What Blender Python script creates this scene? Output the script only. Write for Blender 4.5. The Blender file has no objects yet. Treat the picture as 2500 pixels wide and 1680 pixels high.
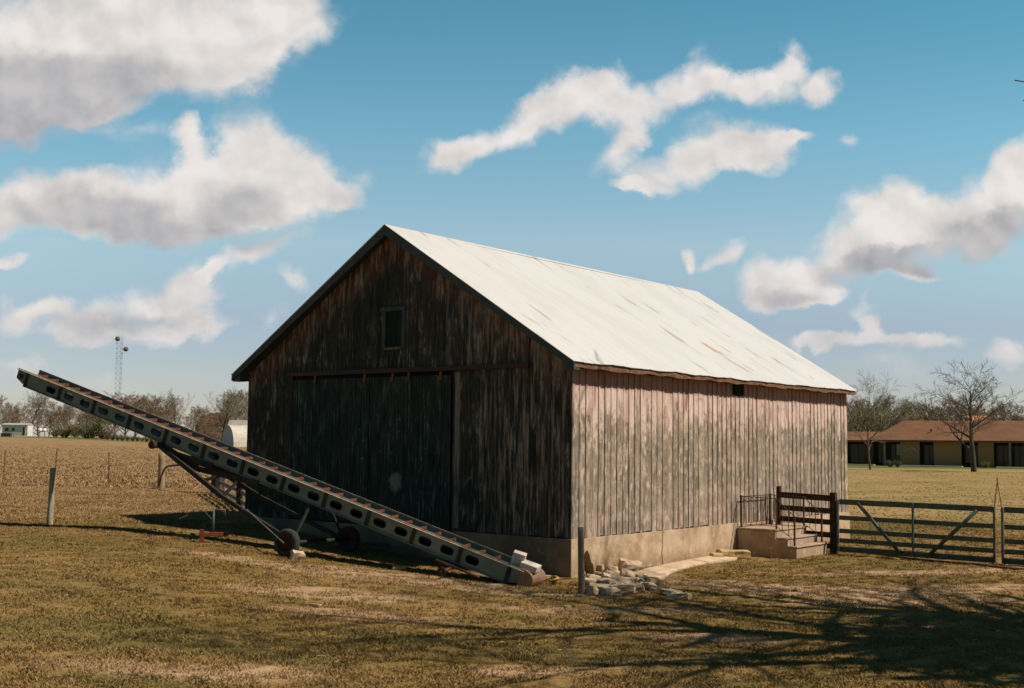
import bpy, math, random
import numpy as np
from mathutils import Vector, Matrix
SC = bpy.context.scene
COL = SC.collection
PI = math.pi
random.seed(7)
RNG = np.random.default_rng(11)

# ------------------------------------------------------------------ camera geometry (from the vanishing points)
F = 2900.0; CAMH = 2.4; PITCH = math.atan(240 / F); ROLL = 0.011
_f = np.array([0, math.cos(PITCH), math.sin(PITCH)]); _r = np.array([1.0, 0, 0]); _u = np.cross(_r, _f)
RR = _r * math.cos(ROLL) + _u * math.sin(ROLL); UU = -_r * math.sin(ROLL) + _u * math.cos(ROLL); FF = _f
CAM = np.array([0, 0, CAMH])
def ray(x, y): return FF + RR * (x - 1250) / F - UU * (y - 840) / F

def sst(v, a, b):
    t = np.clip((v - a) / (b - a), 0, 1); return t * t * (3 - 2 * t)
def G(x, y):
    """terrain height"""
    x = np.asarray(x, float); y = np.asarray(y, float)
    z = 0.62 * sst(-x, -1.0, 8.0) * sst(y, 2, 16)
    z = z + (0.6 + 1.3 * sst(-x, 55, 105)) * sst(y, 60, 275) * sst(-x, 0, 35)
    z = z + 0.02 * np.sin(x * 1.3 + 0.7 * y) * np.sin(y * 0.9 - 0.4 * x) * sst(y, 3, 8)
    return z
def g(x, y): return float(G(x, y))
def at(px, py):
    """the ground point a line of sight meets"""
    d = ray(px, py); z = 0.0
    for _ in range(40):
        t = (z - CAMH) / d[2]; p = CAM + d * t; z = 0.5 * z + 0.5 * g(p[0], p[1])
    return Vector((p[0], p[1], g(p[0], p[1])))
def deep(px, py, depth): return Vector(CAM + ray(px, py) * depth)

# ------------------------------------------------------------------ materials
class NT:
    def __init__(s, name, rough=0.85, metal=0.0, spec=0.25):
        s.m = bpy.data.materials.new(name); s.m.use_nodes = True
        s.t = s.m.node_tree; s.b = s.t.nodes['Principled BSDF']
        s.b.inputs['Roughness'].default_value = rough; s.b.inputs['Metallic'].default_value = metal
        s.b.inputs['Specular IOR Level'].default_value = spec
    def n(s, ty, **kw):
        nd = s.t.nodes.new(ty)
        for k, v in kw.items(): setattr(nd, k, v)
        return nd
    def l(s, a, b): s.t.links.new(a, b)
    def put(s, inp, v):
        if isinstance(v, bpy.types.NodeSocket): s.l(v, inp)
        elif isinstance(v, (tuple, list)):
            inp.default_value = tuple(v) + (1.0,) if len(v) == 3 and inp.type == 'RGBA' else tuple(v)
        else: inp.default_value = v
    def math(s, op, a, b=0.0, c=0.0, clamp=False):
        nd = s.n('ShaderNodeMath', operation=op, use_clamp=clamp)
        s.put(nd.inputs[0], a); s.put(nd.inputs[1], b); s.put(nd.inputs[2], c); return nd.outputs[0]
    def mix(s, f, a, b, blend='MIX'):
        nd = s.n('ShaderNodeMix', data_type='RGBA', blend_type=blend)
        s.put(nd.inputs[0], f); s.put(nd.inputs[6], a); s.put(nd.inputs[7], b); return nd.outputs[2]
    def mapr(s, v, a, b, c=0.0, d=1.0, smooth=True):
        nd = s.n('ShaderNodeMapRange', interpolation_type='SMOOTHSTEP' if smooth else 'LINEAR')
        for i, q in enumerate((v, a, b, c, d)): s.put(nd.inputs[i], q)
        return nd.outputs[0]
    def obj(s): return s.n('ShaderNodeTexCoord').outputs['Object']
    def pos(s): return s.n('ShaderNodeNewGeometry').outputs['Position']
    def scale(s, v, sc, off=(0, 0, 0)):
        nd = s.n('ShaderNodeMapping'); s.put(nd.inputs[0], v); nd.inputs['Scale'].default_value = sc
        nd.inputs['Location'].default_value = off; return nd.outputs[0]
    def noise(s, v, scale=1.0, detail=3.0, rough=0.55, dist=0.0):
        nd = s.n('ShaderNodeTexNoise'); s.put(nd.inputs['Vector'], v); nd.inputs['Scale'].default_value = scale
        nd.inputs['Detail'].default_value = detail; nd.inputs['Roughness'].default_value = rough
        nd.inputs['Distortion'].default_value = dist; return nd.outputs[0]
    def sep(s, v):
        nd = s.n('ShaderNodeSeparateXYZ'); s.put(nd.inputs[0], v); return nd.outputs
    def attr(s, name):
        nd = s.n('ShaderNodeAttribute', attribute_name=name); return nd
    def bump(s, h, strength=0.3, dist=0.02):
        nd = s.n('ShaderNodeBump'); s.put(nd.inputs['Height'], h); nd.inputs['Strength'].default_value = strength
        nd.inputs['Distance'].default_value = dist; s.l(nd.outputs[0], s.b.inputs['Normal'])
    def out(s, col): s.put(s.b.inputs['Base Color'], col); return s.m

def simple(name, ca, cb, scale=6, rough=0.8, metal=0.0, spec=0.25, bump=0.2, stretch=(1, 1, 1), cc=None, lo=.35, hi=.65):
    n = NT(name, rough, metal, spec); o = n.scale(n.obj(), stretch)
    f = n.mapr(n.noise(o, scale, 5, .6), lo, hi); c = n.mix(f, ca, cb)
    if cc: c = n.mix(n.mapr(n.noise(o, scale * 2.7, 4, .7), .56, .68), c, cc)
    if bump: n.bump(n.noise(o, scale * 4, 4, .6), bump, .01)
    return n.out(c)

def board_mat(name, cols, dark=0.0, side=False, front=False, door=False):
    """weathered boards: one tone per board (attribute rnd), grain streaks, knots, remains of paint"""
    n = NT(name, .9, 0, .12); o = n.obj(); a = n.sep(n.attr('rnd').outputs['Color'])
    so = n.sep(o); r, gch, b = a[0], a[1], a[2]
    sh = n.n('ShaderNodeCombineXYZ'); n.put(sh.inputs[0], n.math('ADD', so[0], n.math('MULTIPLY', r, 17.0)))
    n.put(sh.inputs[1], n.math('ADD', so[1], n.math('MULTIPLY', gch, 13.0))); n.put(sh.inputs[2], so[2])
    v = sh.outputs[0]
    grain = n.noise(n.scale(v, (26, 26, 1.6)), 1.0, 5, .65)
    big = n.noise(n.scale(v, (4.0, 4.0, .9)), 1.0, 5, .65)
    c = n.mix(r, cols[0], cols[1])
    c = n.mix(n.mapr(big, .42, .66), c, cols[2])
    c = n.mix(n.mapr(grain, .3, .75), n.mix(.55, c, (0, 0, 0), 'MIX'), c)
    zz = so[2]
    if side:
        # pale flaking paint kept by the eave, ragged lower limit, board by board
        low = n.math('ADD', 2.80, n.math('ADD', n.math('MULTIPLY', n.math('SUBTRACT', gch, .5), .55), n.math('MULTIPLY', n.math('SUBTRACT', n.noise(n.scale(v, (4, 4, 3.0)), 1, 6, .7), .5), 2.6)))
        m = n.mapr(n.math('SUBTRACT', zz, low), -.10, .35)
        paint = n.mix(n.mapr(n.noise(n.scale(v, (12, 12, 1.2)), 1, 4, .6), .40, .68), (.86, .69, .62), (.62, .36, .28))
        c = n.mix(n.math('MULTIPLY', m, .93), c, paint)
        # worn lighter streaks and knots lower down
        sp = n.noise(n.scale(v, (7, 7, 4.0)), 1, 5, .68)
        c = n.mix(n.math('MULTIPLY', n.mapr(sp, .50, .66), .75), c, (.78, .60, .48))
        band = n.noise(n.scale(o, (.9, .9, 2.6)), 1, 5, .7)
        c = n.mix(n.math('MULTIPLY', n.mapr(band, .44, .30), n.mapr(sp, .60, .42, 0, .8)), c, (.24, .165, .11))
        c = n.mix(n.math('MULTIPLY', n.mapr(band, .50, .64), n.mapr(grain, .35, .6, .1, .7)), c, (.66, .48, .38))
        rd = n.noise(n.scale(o, (5, 5, .8), (3, 1, 0)), 1, 3, .6)
        c = n.mix(n.math('MULTIPLY', n.mapr(rd, .60, .72), n.math('MULTIPLY', m, .8)), c, (.36, .13, .10))
        fl = n.mapr(zz, 3.38, 3.5)  # redder, darker band painted along the eave's shadow at the top of the wall
        c = n.mix(n.math('MULTIPLY', fl, .75), c, (.34, .15, .11))
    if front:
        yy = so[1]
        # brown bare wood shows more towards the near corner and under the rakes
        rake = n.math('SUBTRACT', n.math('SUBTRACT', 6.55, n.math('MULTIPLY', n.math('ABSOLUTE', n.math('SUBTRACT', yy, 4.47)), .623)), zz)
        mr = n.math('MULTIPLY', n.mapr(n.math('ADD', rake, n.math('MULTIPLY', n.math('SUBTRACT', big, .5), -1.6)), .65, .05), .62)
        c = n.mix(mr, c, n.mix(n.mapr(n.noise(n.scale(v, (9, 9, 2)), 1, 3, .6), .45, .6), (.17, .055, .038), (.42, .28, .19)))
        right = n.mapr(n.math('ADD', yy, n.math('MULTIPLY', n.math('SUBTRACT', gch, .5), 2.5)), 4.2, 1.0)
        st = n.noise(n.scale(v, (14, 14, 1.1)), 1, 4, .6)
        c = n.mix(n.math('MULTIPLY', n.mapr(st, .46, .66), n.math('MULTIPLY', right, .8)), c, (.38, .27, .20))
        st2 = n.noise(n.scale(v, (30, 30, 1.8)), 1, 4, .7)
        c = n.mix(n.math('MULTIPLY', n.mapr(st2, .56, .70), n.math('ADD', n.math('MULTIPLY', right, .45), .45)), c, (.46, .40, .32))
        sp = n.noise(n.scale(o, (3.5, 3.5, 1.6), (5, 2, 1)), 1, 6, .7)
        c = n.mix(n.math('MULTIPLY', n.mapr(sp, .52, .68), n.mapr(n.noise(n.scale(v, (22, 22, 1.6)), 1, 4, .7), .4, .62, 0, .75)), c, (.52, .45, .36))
    if door:
        q1 = n.noise(n.scale(v, (24, 24, 1.3)), 1, 5, .7); q2_ = n.noise(n.scale(o, (2.2, 2.2, 1.4), (2, 8, 0)), 1, 5, .7)
        c = n.mix(n.math('MULTIPLY', n.mapr(q1, .50, .68), n.mapr(q2_, .40, .62)), c, (.20, .24, .21))
        pn_ = n.n('ShaderNodeMapping', vector_type='TEXTURE'); n.put(pn_.inputs[0], o); pn_.inputs['Location'].default_value = (-.05, 4.28, 1.58); pn_.inputs['Scale'].default_value = (1, .16, .21)
        pl_ = n.n('ShaderNodeVectorMath', operation='LENGTH'); n.l(pn_.outputs[0], pl_.inputs[0])
        c = n.mix(n.math('MULTIPLY', .75, n.math('MULTIPLY', n.mapr(n.math('ADD', pl_.outputs['Value'], n.math('MULTIPLY', n.math('SUBTRACT', n.noise(n.scale(o, (9, 9, 9)), 1, 5, .7), .5), 1.6)), 1.25, .5), .75)), c, (.40, .45, .42))
        q3 = n.noise(n.scale(o, (18, 18, 9)), 1, 3, .6)
        c = n.mix(n.math('MULTIPLY', n.mapr(q3, .62, .70), n.mapr(q2_, .48, .62, 0, .8)), c, (.42, .46, .42))
    hf = n.noise(n.scale(v, (60, 60, 5)), 1.0, 4, .7)
    c = n.mix(n.mapr(hf, .35, .65), n.mix(.30, c, (0, 0, 0), 'MIX'), c)
    n.bump(grain, .5, .01)
    return n.out(c)

def ground_color(n, P):
    s = n.sep(P); X, Y = s[0], s[1]
    pp = n.n('ShaderNodeCombineXYZ'); n.put(pp.inputs[0], X); n.put(pp.inputs[1], Y); v = pp.outputs[0]
    n1 = n.noise(v, .22, 4, .6); n2 = n.noise(v, 1.1, 6, .7); n3 = n.noise(v, 17.0, 4, .75); n4 = n.noise(n.scale(v, (1, 1, 1), (31, 7, 0)), .35, 4, .65)
    c = n.mix(n.mapr(n.math('ADD', n.math('MULTIPLY', n1, .6), n.math('MULTIPLY', n2, .4)), .40, .58), (.165, .110, .029), (.28, .178, .064))
    c = n.mix(n.math('MULTIPLY', n.mapr(n3, .5, .66), .7), c, (.37, .24, .11))
    c = n.mix(n.math('MULTIPLY', n.mapr(n3, .46, .32), .75), c, (.080, .047, .018))
    c = n.mix(n.math('MULTIPLY', n.mapr(n4, .55, .68), .45), c, (.115, .105, .026))
    def blob(cx, cy, rx, ry, ang, soft=.7):
        nd = n.n('ShaderNodeMapping', vector_type='TEXTURE'); n.put(nd.inputs[0], v)
        nd.inputs['Location'].default_value = (cx, cy, 0); nd.inputs['Rotation'].default_value = (0, 0, ang)
        nd.inputs['Scale'].default_value = (rx, ry, 1)
        ln = n.n('ShaderNodeVectorMath', operation='LENGTH'); n.l(nd.outputs[0], ln.inputs[0])
        return n.mapr(n.math('ADD', ln.outputs['Value'], n.math('MULTIPLY', n.math('SUBTRACT', n2, .5), 1.3)), 1.15, .55)
    dirt = None
    for (px, py, rx, ry, a) in DIRT:
        q = at(px, py); m = blob(q.x, q.y, rx, ry, a)
        dirt = m if dirt is None else n.math('MAXIMUM', dirt, m)
    c = n.mix(n.math('MULTIPLY', dirt, .95), c, n.mix(n.mapr(n3, .4, .65), (.38, .245, .135), (.50, .345, .21)))
    for (px, py, rx, ry, a, k) in GREEN:
        q = at(px, py); c = n.mix(n.math('MULTIPLY', blob(q.x, q.y, rx, ry, a), k), c, n.mix(n.mapr(n3, .4, .6), (.075, .082, .020), (.15, .135, .04)))
    # stubble field beyond the left fence line
    sd = n.math('ADD', n.math('MULTIPLY', n.math('ADD', X, 10.0), .733), n.math('MULTIPLY', n.math('SUBTRACT', Y, 40.0), .68))
    sd = n.math('ADD', sd, n.math('MULTIPLY', n.math('SUBTRACT', n2, .5), 3.0))
    left = n.math('LESS_THAN', X, 2.0)
    fm = n.math('MULTIPLY', n.mapr(sd, -.6, 1.2), left)
    row = n.noise(n.scale(v, (.5, .5, 1)), 1.0, 8, .72)
    fc = n.mix(n.mapr(row, .43, .58), (.215, .130, .058), (.34, .215, .105))
    fc = n.mix(n.math('MULTIPLY', n.mapr(n.noise(v, 5.0, 6, .8), .50, .62), .75), fc, (.52, .38, .21))
    fc = n.mix(n.math('MULTIPLY', n.mapr(n.noise(v, 3.1, 6, .8), .46, .36), .65), fc, (.13, .08, .038))
    c = n.mix(fm, c, fc)
    # tan strip between the yard and the fence line
    tn = n.math('MULTIPLY', n.math('MULTIPLY', n.mapr(n.math('ADD', Y, n.math('MULTIPLY', n.math('SUBTRACT', n2, .5), 2.0)), 25.5, 27.5), n.math('SUBTRACT', 1.0, n.mapr(sd, -.6, 1.2))), n.math('LESS_THAN', X, -4.0))
    c = n.mix(n.math('MULTIPLY', tn, .8), c, n.mix(n.mapr(row, .4, .62), (.275, .17, .085), (.40, .26, .145)))
    # right field
    rf = n.math('MULTIPLY', n.mapr(Y, 36.0, 44.0), n.math('GREATER_THAN', X, 2.0))
    rc = n.mix(n.mapr(n.noise(n.scale(v, (.12, .16, 1)), 1, 8, .72), .42, .58), (.35, .23, .10), (.25, .195, .07))
    rc = n.mix(n.math('MULTIPLY', n.mapr(n.noise(n.scale(v, (1.2, 1.2, 1)), 1, 6, .75), .48, .66), .6), rc, (.40, .26, .13))
    c = n.mix(rf, c, rc)
    gs = n.math('MULTIPLY', n.mapr(n.math('ADD', Y, n.math('MULTIPLY', X, -.05)), 128.0, 132.0), n.math('GREATER_THAN', X, 2.0))
    c = n.mix(n.math('MULTIPLY', gs, .85), c, (.10, .125, .03))
    gl = n.math('MULTIPLY', n.mapr(Y, 236.0, 242.0), left)
    c = n.mix(n.math('MULTIPLY', gl, .9), c, n.mix(n.mapr(n2, .4, .6), (.10, .12, .035), (.16, .155, .05)))
    return c, n3
DIRT = [(1950, 1440, 3.6, .9, -.35), (2250, 1400, 2.8, .45, .3), (2330, 1440, 2.5, .6, .2), (2120, 1470, 1.5, .6, 0), (1180, 1430, 2.6, .35, -.45), (860, 1500, 1.2, .5, .2),
        (1500, 1490, 2.0, .35, 0), (700, 1385, 2.5, .4, -.3), (900, 1400, 1.2, .4, -.3), (1780, 1420, .5, .25, 0), (780, 1450, 1.6, .7, .2), (1000, 1420, 2.2, .35, -.3), (1180, 1440, 1.6, .3, -.3), (400, 1640, 1.2, .4, 0), (650, 1640, .7, .35, .2), (1300, 1640, .8, .3, .1), (1750, 1560, .9, .4, 0)]
GREEN = [(150, 1540, 2.2, .8, .1, .5), (330, 1530, 1.4, .5, .1, .4), (100, 1420, 2.0, 1.0, 0, .3), (120, 1330, 2.2, 1.6, 0, .3), (620, 1600, 1.4, .35, 0, .6), (1130, 1570, 1.6, .4, 0, .5), (980, 1560, .9, .4, 0, .6),
         (2110, 1375, 1.8, 1.1, 0, .5), (1850, 1380, 1.6, 1.0, 0, .35), (1500, 1600, 2.0, .5, .1, .4), (300, 1660, 1.0, .3, 0, .5), (2080, 1300, 2.5, 3.0, 0, .6), (2300, 1280, 3.5, 2.4, 0, .5)]

# ------------------------------------------------------------------ mesh helpers
class MB:
    def __init__(s): s.v = []; s.f = []; s.c = []; s.m = None
    def add(s, vs, fs, c=None):
        o = len(s.v)
        for p in vs: s.v.append(tuple(s.m @ Vector(p)) if s.m is not None else tuple(p))
        for q in fs: s.f.append(tuple(i + o for i in q)); s.c.append(c or (0.5, 0.5, 0.5))
    def box(s, a, b, c=None):
        (x0, y0, z0), (x1, y1, z1) = a, b
        s.add([(x0, y0, z0), (x1, y0, z0), (x1, y1, z0), (x0, y1, z0), (x0, y0, z1), (x1, y0, z1), (x1, y1, z1), (x0, y1, z1)],
              [(0, 3, 2, 1), (4, 5, 6, 7), (0, 1, 5, 4), (1, 2, 6, 5), (2, 3, 7, 6), (3, 0, 4, 7)], c)
    def prism(s, poly, ax, d0, d1, c=None):
        """polygon (2-D) extruded along axis ax (0 x, 1 y, 2 z)"""
        n = len(poly)
        def P(p, d):
            return (d, p[0], p[1]) if ax == 0 else (p[0], d, p[1]) if ax == 1 else (p[0], p[1], d)
        vs = [P(p, d0) for p in poly] + [P(p, d1) for p in poly]
        fs = [tuple(range(n)), tuple(range(2 * n - 1, n - 1, -1))] + [(i, i + n, (i + 1) % n + n, (i + 1) % n) for i in range(n)]
        s.add(vs, fs, c)
    def bar(s, a, b, w, h=None, up=(0, 0, 1), c=None):
        a = Vector(a); b = Vector(b); h = h or w; d = (b - a).normalized(); u = Vector(up)
        if abs(d.dot(u)) > .98: u = Vector((1, 0, 0))
        sd = d.cross(u).normalized() * w / 2; uu = sd.cross(d).normalized() * h / 2
        vs = [a - sd - uu, a + sd - uu, a + sd + uu, a - sd + uu, b - sd - uu, b + sd - uu, b + sd + uu, b - sd + uu]
        s.add(vs, [(0, 1, 2, 3), (7, 6, 5, 4), (0, 4, 5, 1), (1, 5, 6, 2), (2, 6, 7, 3), (3, 7, 4, 0)], c)
    def tube(s, pts, rad, n=8, cap=True, c=None):
        pts = [Vector(p) for p in pts]; k = len(pts)
        rad = rad if isinstance(rad, (list, tuple)) else [rad] * k
        vs = []; ref = None
        for i, p in enumerate(pts):
            d = (pts[min(i + 1, k - 1)] - pts[max(i - 1, 0)])
            d = d.normalized() if d.length > 1e-9 else Vector((0, 0, 1))
            if ref is None:
                ref = d.cross(Vector((0, 0, 1)));
                if ref.length < .1: ref = d.cross(Vector((1, 0, 0)))
            sd = (ref - d * ref.dot(d)).normalized(); ref = sd; w = d.cross(sd)
            for j in range(n):
                t = 2 * PI * j / n; vs.append(p + (sd * math.cos(t) + w * math.sin(t)) * rad[i])
        fs = [(i * n + j, i * n + (j + 1) % n, (i + 1) * n + (j + 1) % n, (i + 1) * n + j) for i in range(k - 1) for j in range(n)]
        if cap: fs += [tuple(range(n - 1, -1, -1)), tuple((k - 1) * n + j for j in range(n))]
        s.add(vs, fs, c)
    def lathe(s, prof, axis_o, axis_d, n=32, c=None):
        """profile (radius, along) revolved round an axis"""
        o = Vector(axis_o); d = Vector(axis_d).normalized(); a = d.cross(Vector((0, 0, 1))).normalized(); b = d.cross(a)
        vs = []; k = len(prof)
        for (r, h) in prof:
            for j in range(n):
                t = 2 * PI * j / n; vs.append(o + d * h + (a * math.cos(t) + b * math.sin(t)) * r)
        s.add(vs, [(i * n + j, i * n + (j + 1) % n, (i + 1) * n + (j + 1) % n, (i + 1) * n + j) for i in range(k - 1) for j in range(n)], c)
    def build(s, name, mat, parent=None, smooth=False, bevel=0):
        me = bpy.data.meshes.new(name); me.from_pydata(s.v, [], s.f); me.materials.append(mat)
        at_ = me.color_attributes.new('rnd', 'FLOAT_COLOR', 'CORNER')
        lc = np.repeat(np.array(s.c, float), [len(q) for q in s.f], axis=0)
        at_.data.foreach_set('color', np.hstack([lc, np.ones((len(lc), 1))]).ravel())
        if smooth: me.polygons.foreach_set('use_smooth', [True] * len(me.polygons))
        me.update(); o = bpy.data.objects.new(name, me); COL.objects.link(o)
        if parent is not None: o.parent = parent
        if bevel:
            b = o.modifiers.new('bevel', 'BEVEL'); b.width = bevel; b.segments = 2; b.limit_method = 'ANGLE'
        return o
def rc(): return (random.random(), random.random(), random.random())
def tag(o, label=None, cat=None, group=None, kind=None):
    if label: o['label'] = label
    if cat: o['category'] = cat
    if group: o['group'] = group
    if kind: o['kind'] = kind
    return o
def empty(name, loc, rz, label, cat, group=None):
    o = bpy.data.objects.new(name, None); COL.objects.link(o); o.location = loc; o.rotation_euler = (0, 0, rz)
    return tag(o, label, cat, group)
def copy_tree(o, parent=None):
    c = o.copy(); COL.objects.link(c)
    if parent is not None: c.parent = parent
    for ch in list(o.children): copy_tree(ch, c)
    return c

# ------------------------------------------------------------------ world: sky with clouds
SUN_EL = math.radians(50.5); SUN_AZ = math.radians(101.8)   # clockwise from +Y
W = bpy.data.worlds.new('World'); SC.world = W; W.use_nodes = True
class WN(NT):
    def __init__(s, tree): s.t = tree
wn = WN(W.node_tree); bg = W.node_tree.nodes['Background']
sky = wn.n('ShaderNodeTexSky', sky_type='NISHITA', sun_disc=False)
sky.sun_elevation = SUN_EL; sky.sun_rotation = SUN_AZ; sky.air_density = 1.0; sky.dust_density = 0.3; sky.ozone_density = 1.5
d = wn.n('ShaderNodeTexCoord').outputs['Generated']; ds = wn.sep(d)
yy = wn.math('MAXIMUM', ds[1], .05)
u = wn.math('DIVIDE', ds[0], yy); v = wn.math('DIVIDE', ds[2], yy)
cv = wn.n('ShaderNodeCombineXYZ'); wn.put(cv.inputs[0], u); wn.put(cv.inputs[1], v); UV = cv.outputs[0]
def q2(px, py): r_ = ray(px, py); return r_[0] / r_[1], r_[2] / r_[1]
def warp(amount, sc, det):
    nd = wn.n('ShaderNodeTexNoise'); wn.l(UV, nd.inputs['Vector']); nd.inputs['Scale'].default_value = sc; nd.inputs['Detail'].default_value = det
    nd.inputs['Roughness'].default_value = .6
    a = wn.n('ShaderNodeVectorMath', operation='SUBTRACT'); wn.l(nd.outputs['Color'], a.inputs[0]); a.inputs[1].default_value = (.5, .5, .5)
    b = wn.n('ShaderNodeVectorMath', operation='SCALE'); wn.l(a.outputs[0], b.inputs[0]); b.inputs['Scale'].default_value = amount
    return b.outputs[0]
wv = wn.n('ShaderNodeVectorMath', operation='ADD'); wn.l(UV, wv.inputs[0]); wn.l(warp(.075, 11, 8), wv.inputs[1])
def blobs(lst, vec, mode='MAXIMUM'):
    acc = None
    for (px, py, rx, ry, ang) in lst:
        cx, cy = q2(px, py)
        nd = wn.n('ShaderNodeMapping', vector_type='TEXTURE'); wn.l(vec, nd.inputs[0])
        nd.inputs['Location'].default_value = (cx, cy, 0); nd.inputs['Rotation'].default_value = (0, 0, math.radians(ang))
        nd.inputs['Scale'].default_value = (rx / F * 1.34, ry / F * 1.34, 1)
        gr = wn.n('ShaderNodeTexGradient', gradient_type='SPHERICAL'); wn.l(nd.outputs[0], gr.inputs[0])
        q = gr.outputs['Fac']
        if acc is None: acc = q
        else:
            acc = wn.math('ADD', acc, q)
    return acc
CL = [(120, 60, 420, 190, 0), (430, 60, 320, 150, 0), (700, 25, 150, 85, 10), (640, 100, 80, 50, 0), (70, 195, 280, 125, 0), (400, 150, 220, 110, -10), (20, 300, 90, 60, 0), (200, 262, 120, 30, 0), (530, 165, 60, 40, 0),
      (625, 345, 95, 88, 0), (670, 420, 140, 105, 0), (480, 475, 240, 95, 0), (250, 490, 270, 82, 0), (40, 490, 210, 78, 0), (455, 345, 42, 42, 0), (490, 392, 70, 40, 20), (760, 440, 85, 70, 0), (360, 545, 230, 55, -4), (820, 475, 75, 28, 5), (560, 505, 230, 60, 5),
      (385, 735, 130, 62, 5), (480, 700, 60, 60, 0), (210, 775, 90, 50, 0), (310, 808, 210, 24, 0), (480, 792, 70, 28, 0), (640, 620, 125, 36, 27), (520, 678, 45, 24, 30),
      (35, 775, 62, 42, 0), (105, 758, 60, 26, 20), (20, 635, 42, 22, 0), 
      (1105, 372, 70, 60, 0), (1230, 318, 150, 50, 22), (1400, 235, 130, 55, 25), (1500, 245, 105, 70, -20), (1690, 215, 160, 52, 15), (1850, 190, 100, 60, 20), (1915, 130, 50, 50, 60), (1990, 190, 50, 48, 0),
      (1510, 355, 90, 40, 40), (1640, 400, 140, 52, 12), (1780, 350, 130, 62, 0), (1850, 380, 90, 50, 0), (1930, 345, 50, 18, 12), (1560, 440, 80, 16, 5),
      (2060, 640, 170, 62, 15), (2250, 560, 210, 80, 15), (2420, 500, 160, 95, 20), (2170, 510, 110, 55, 10), (2480, 420, 90, 60, 40), (2210, 672, 90, 26, 0), (1890, 700, 70, 70, 0), (1970, 715, 70, 50, 0), (1930, 745, 80, 25, 0),
      (1685, 622, 22, 36, 30), (1785, 602, 46, 32, 25), (2100, 838, 130, 18, 3), (2140, 810, 30, 28, 0), (2270, 845, 100, 22, 0), (1980, 840, 60, 18, 5), (2460, 872, 60, 34, 0)]
dens = blobs(CL, wv.outputs[0])
nz = wn.noise(UV, 38, 7, .62); nzl = wn.noise(UV, 9, 5, .55)
FAINT = [(735, 695, 44, 26, -30), (650, 800, 80, 34, 15), (35, 890, 80, 20, 0), (110, 885, 80, 22, 0), (240, 960, 150, 34, 0), (2060, 330, 40, 24, 0), (900, 432, 50, 28, 20), (1740, 630, 50, 20, 10), (2125, 720, 24, 34, -30), (2035, 735, 34, 26, 40), (2110, 772, 44, 24, 0), (2160, 892, 100, 32, 0), (620, 165, 50, 40, 30), (340, 330, 90, 36, 0), (1930, 345, 80, 26, 12), (1720, 130, 60, 26, 40), (1980, 220, 80, 36, 0)]
dens = wn.math('ADD', dens, wn.math('MULTIPLY', blobs(FAINT, wv.outputs[0]), .42))
dens = wn.math('MINIMUM', dens, 1.0)
fn1 = wn.noise(UV, 24, 8, .55, .3); fn2 = wn.noise(UV, 75, 6, .65)
tex = wn.math('ADD', wn.math('MULTIPLY', wn.math('SUBTRACT', fn1, .5), 1.15), wn.math('MULTIPLY', wn.math('SUBTRACT', fn2, .5), .20))
dens2 = wn.math('ADD', dens, wn.math('MULTIPLY', tex, wn.mapr(dens, .0, .30)))
alpha = wn.math('MULTIPLY', wn.mapr(dens2, .04, .90), wn.mapr(dens, .0, .16))
# relief: the same noise a little nearer the sun
off = wn.n('ShaderNodeVectorMath', operation='ADD'); wn.l(UV, off.inputs[0]); off.inputs[1].default_value = (.006, .012, 0)
relief = wn.math('SUBTRACT', wn.noise(UV, 15, 4, .5), wn.noise(off.outputs[0], 15, 4, .5))
# shade: grey, thick undersides
SH = [(60, 235, 280, 150, 0), (30, 330, 200, 90, 0), (90, 180, 200, 80, 0), (330, 200, 220, 90, -10), (380, 540, 300, 60, 0), (120, 500, 220, 70, 0), (600, 470, 120, 60, 0), (560, 590, 250, 40, 0), (2380, 560, 150, 60, 15), (2100, 660, 160, 40, 10), (2440, 530, 90, 50, 0), (2250, 640, 220, 40, 10), (1930, 740, 70, 30, 0), (330, 780, 220, 30, 0), (2300, 640, 150, 40, 0)]
shd = blobs(SH, wv.outputs[0])
shd = wn.mapr(wn.math('ADD', shd, wn.math('MULTIPLY', wn.math('SUBTRACT', nzl, .5), .55)), .05, 1.0)
lowv = wn.mapr(v, .02, .22)
lum = wn.math('SUBTRACT', .765, wn.math('MULTIPLY', shd, .27))
lum = wn.math('ADD', lum, wn.math('MULTIPLY', relief, .75))
lum = wn.math('ADD', lum, wn.math('MULTIPLY', wn.math('SUBTRACT', wn.noise(UV, 8, 5, .5, .2), .52), .26))
lum = wn.math('MINIMUM', wn.math('MAXIMUM', lum, .36), .84)
tint = wn.mix(wn.mapr(lum, .36, .70), (1.0, .995, 1.05), (1.0, .955, .925))
cm = wn.n('ShaderNodeVectorMath', operation='SCALE'); wn.l(tint, cm.inputs[0]); wn.l(lum, cm.inputs['Scale'])
cc = wn.mix(wn.mapr(v, .16, .02, .0, .45), cm.outputs[0], (.60, .585, .60))
front = wn.math('GREATER_THAN', ds[1], .12)
alpha = wn.math('MULTIPLY', wn.math('MULTIPLY', alpha, front), wn.mapr(v, .035, .11, .55, 1.0))
sk = wn.n('ShaderNodeMix', data_type='RGBA', blend_type='MULTIPLY'); sk.inputs[0].default_value = 1.0
SKY_STR = .09
bg.inputs['Strength'].default_value = SKY_STR
wn.l(sky.outputs[0], sk.inputs[6]); sk.inputs[7].default_value = (1.0, 1.0, 1.0, 1)
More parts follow.
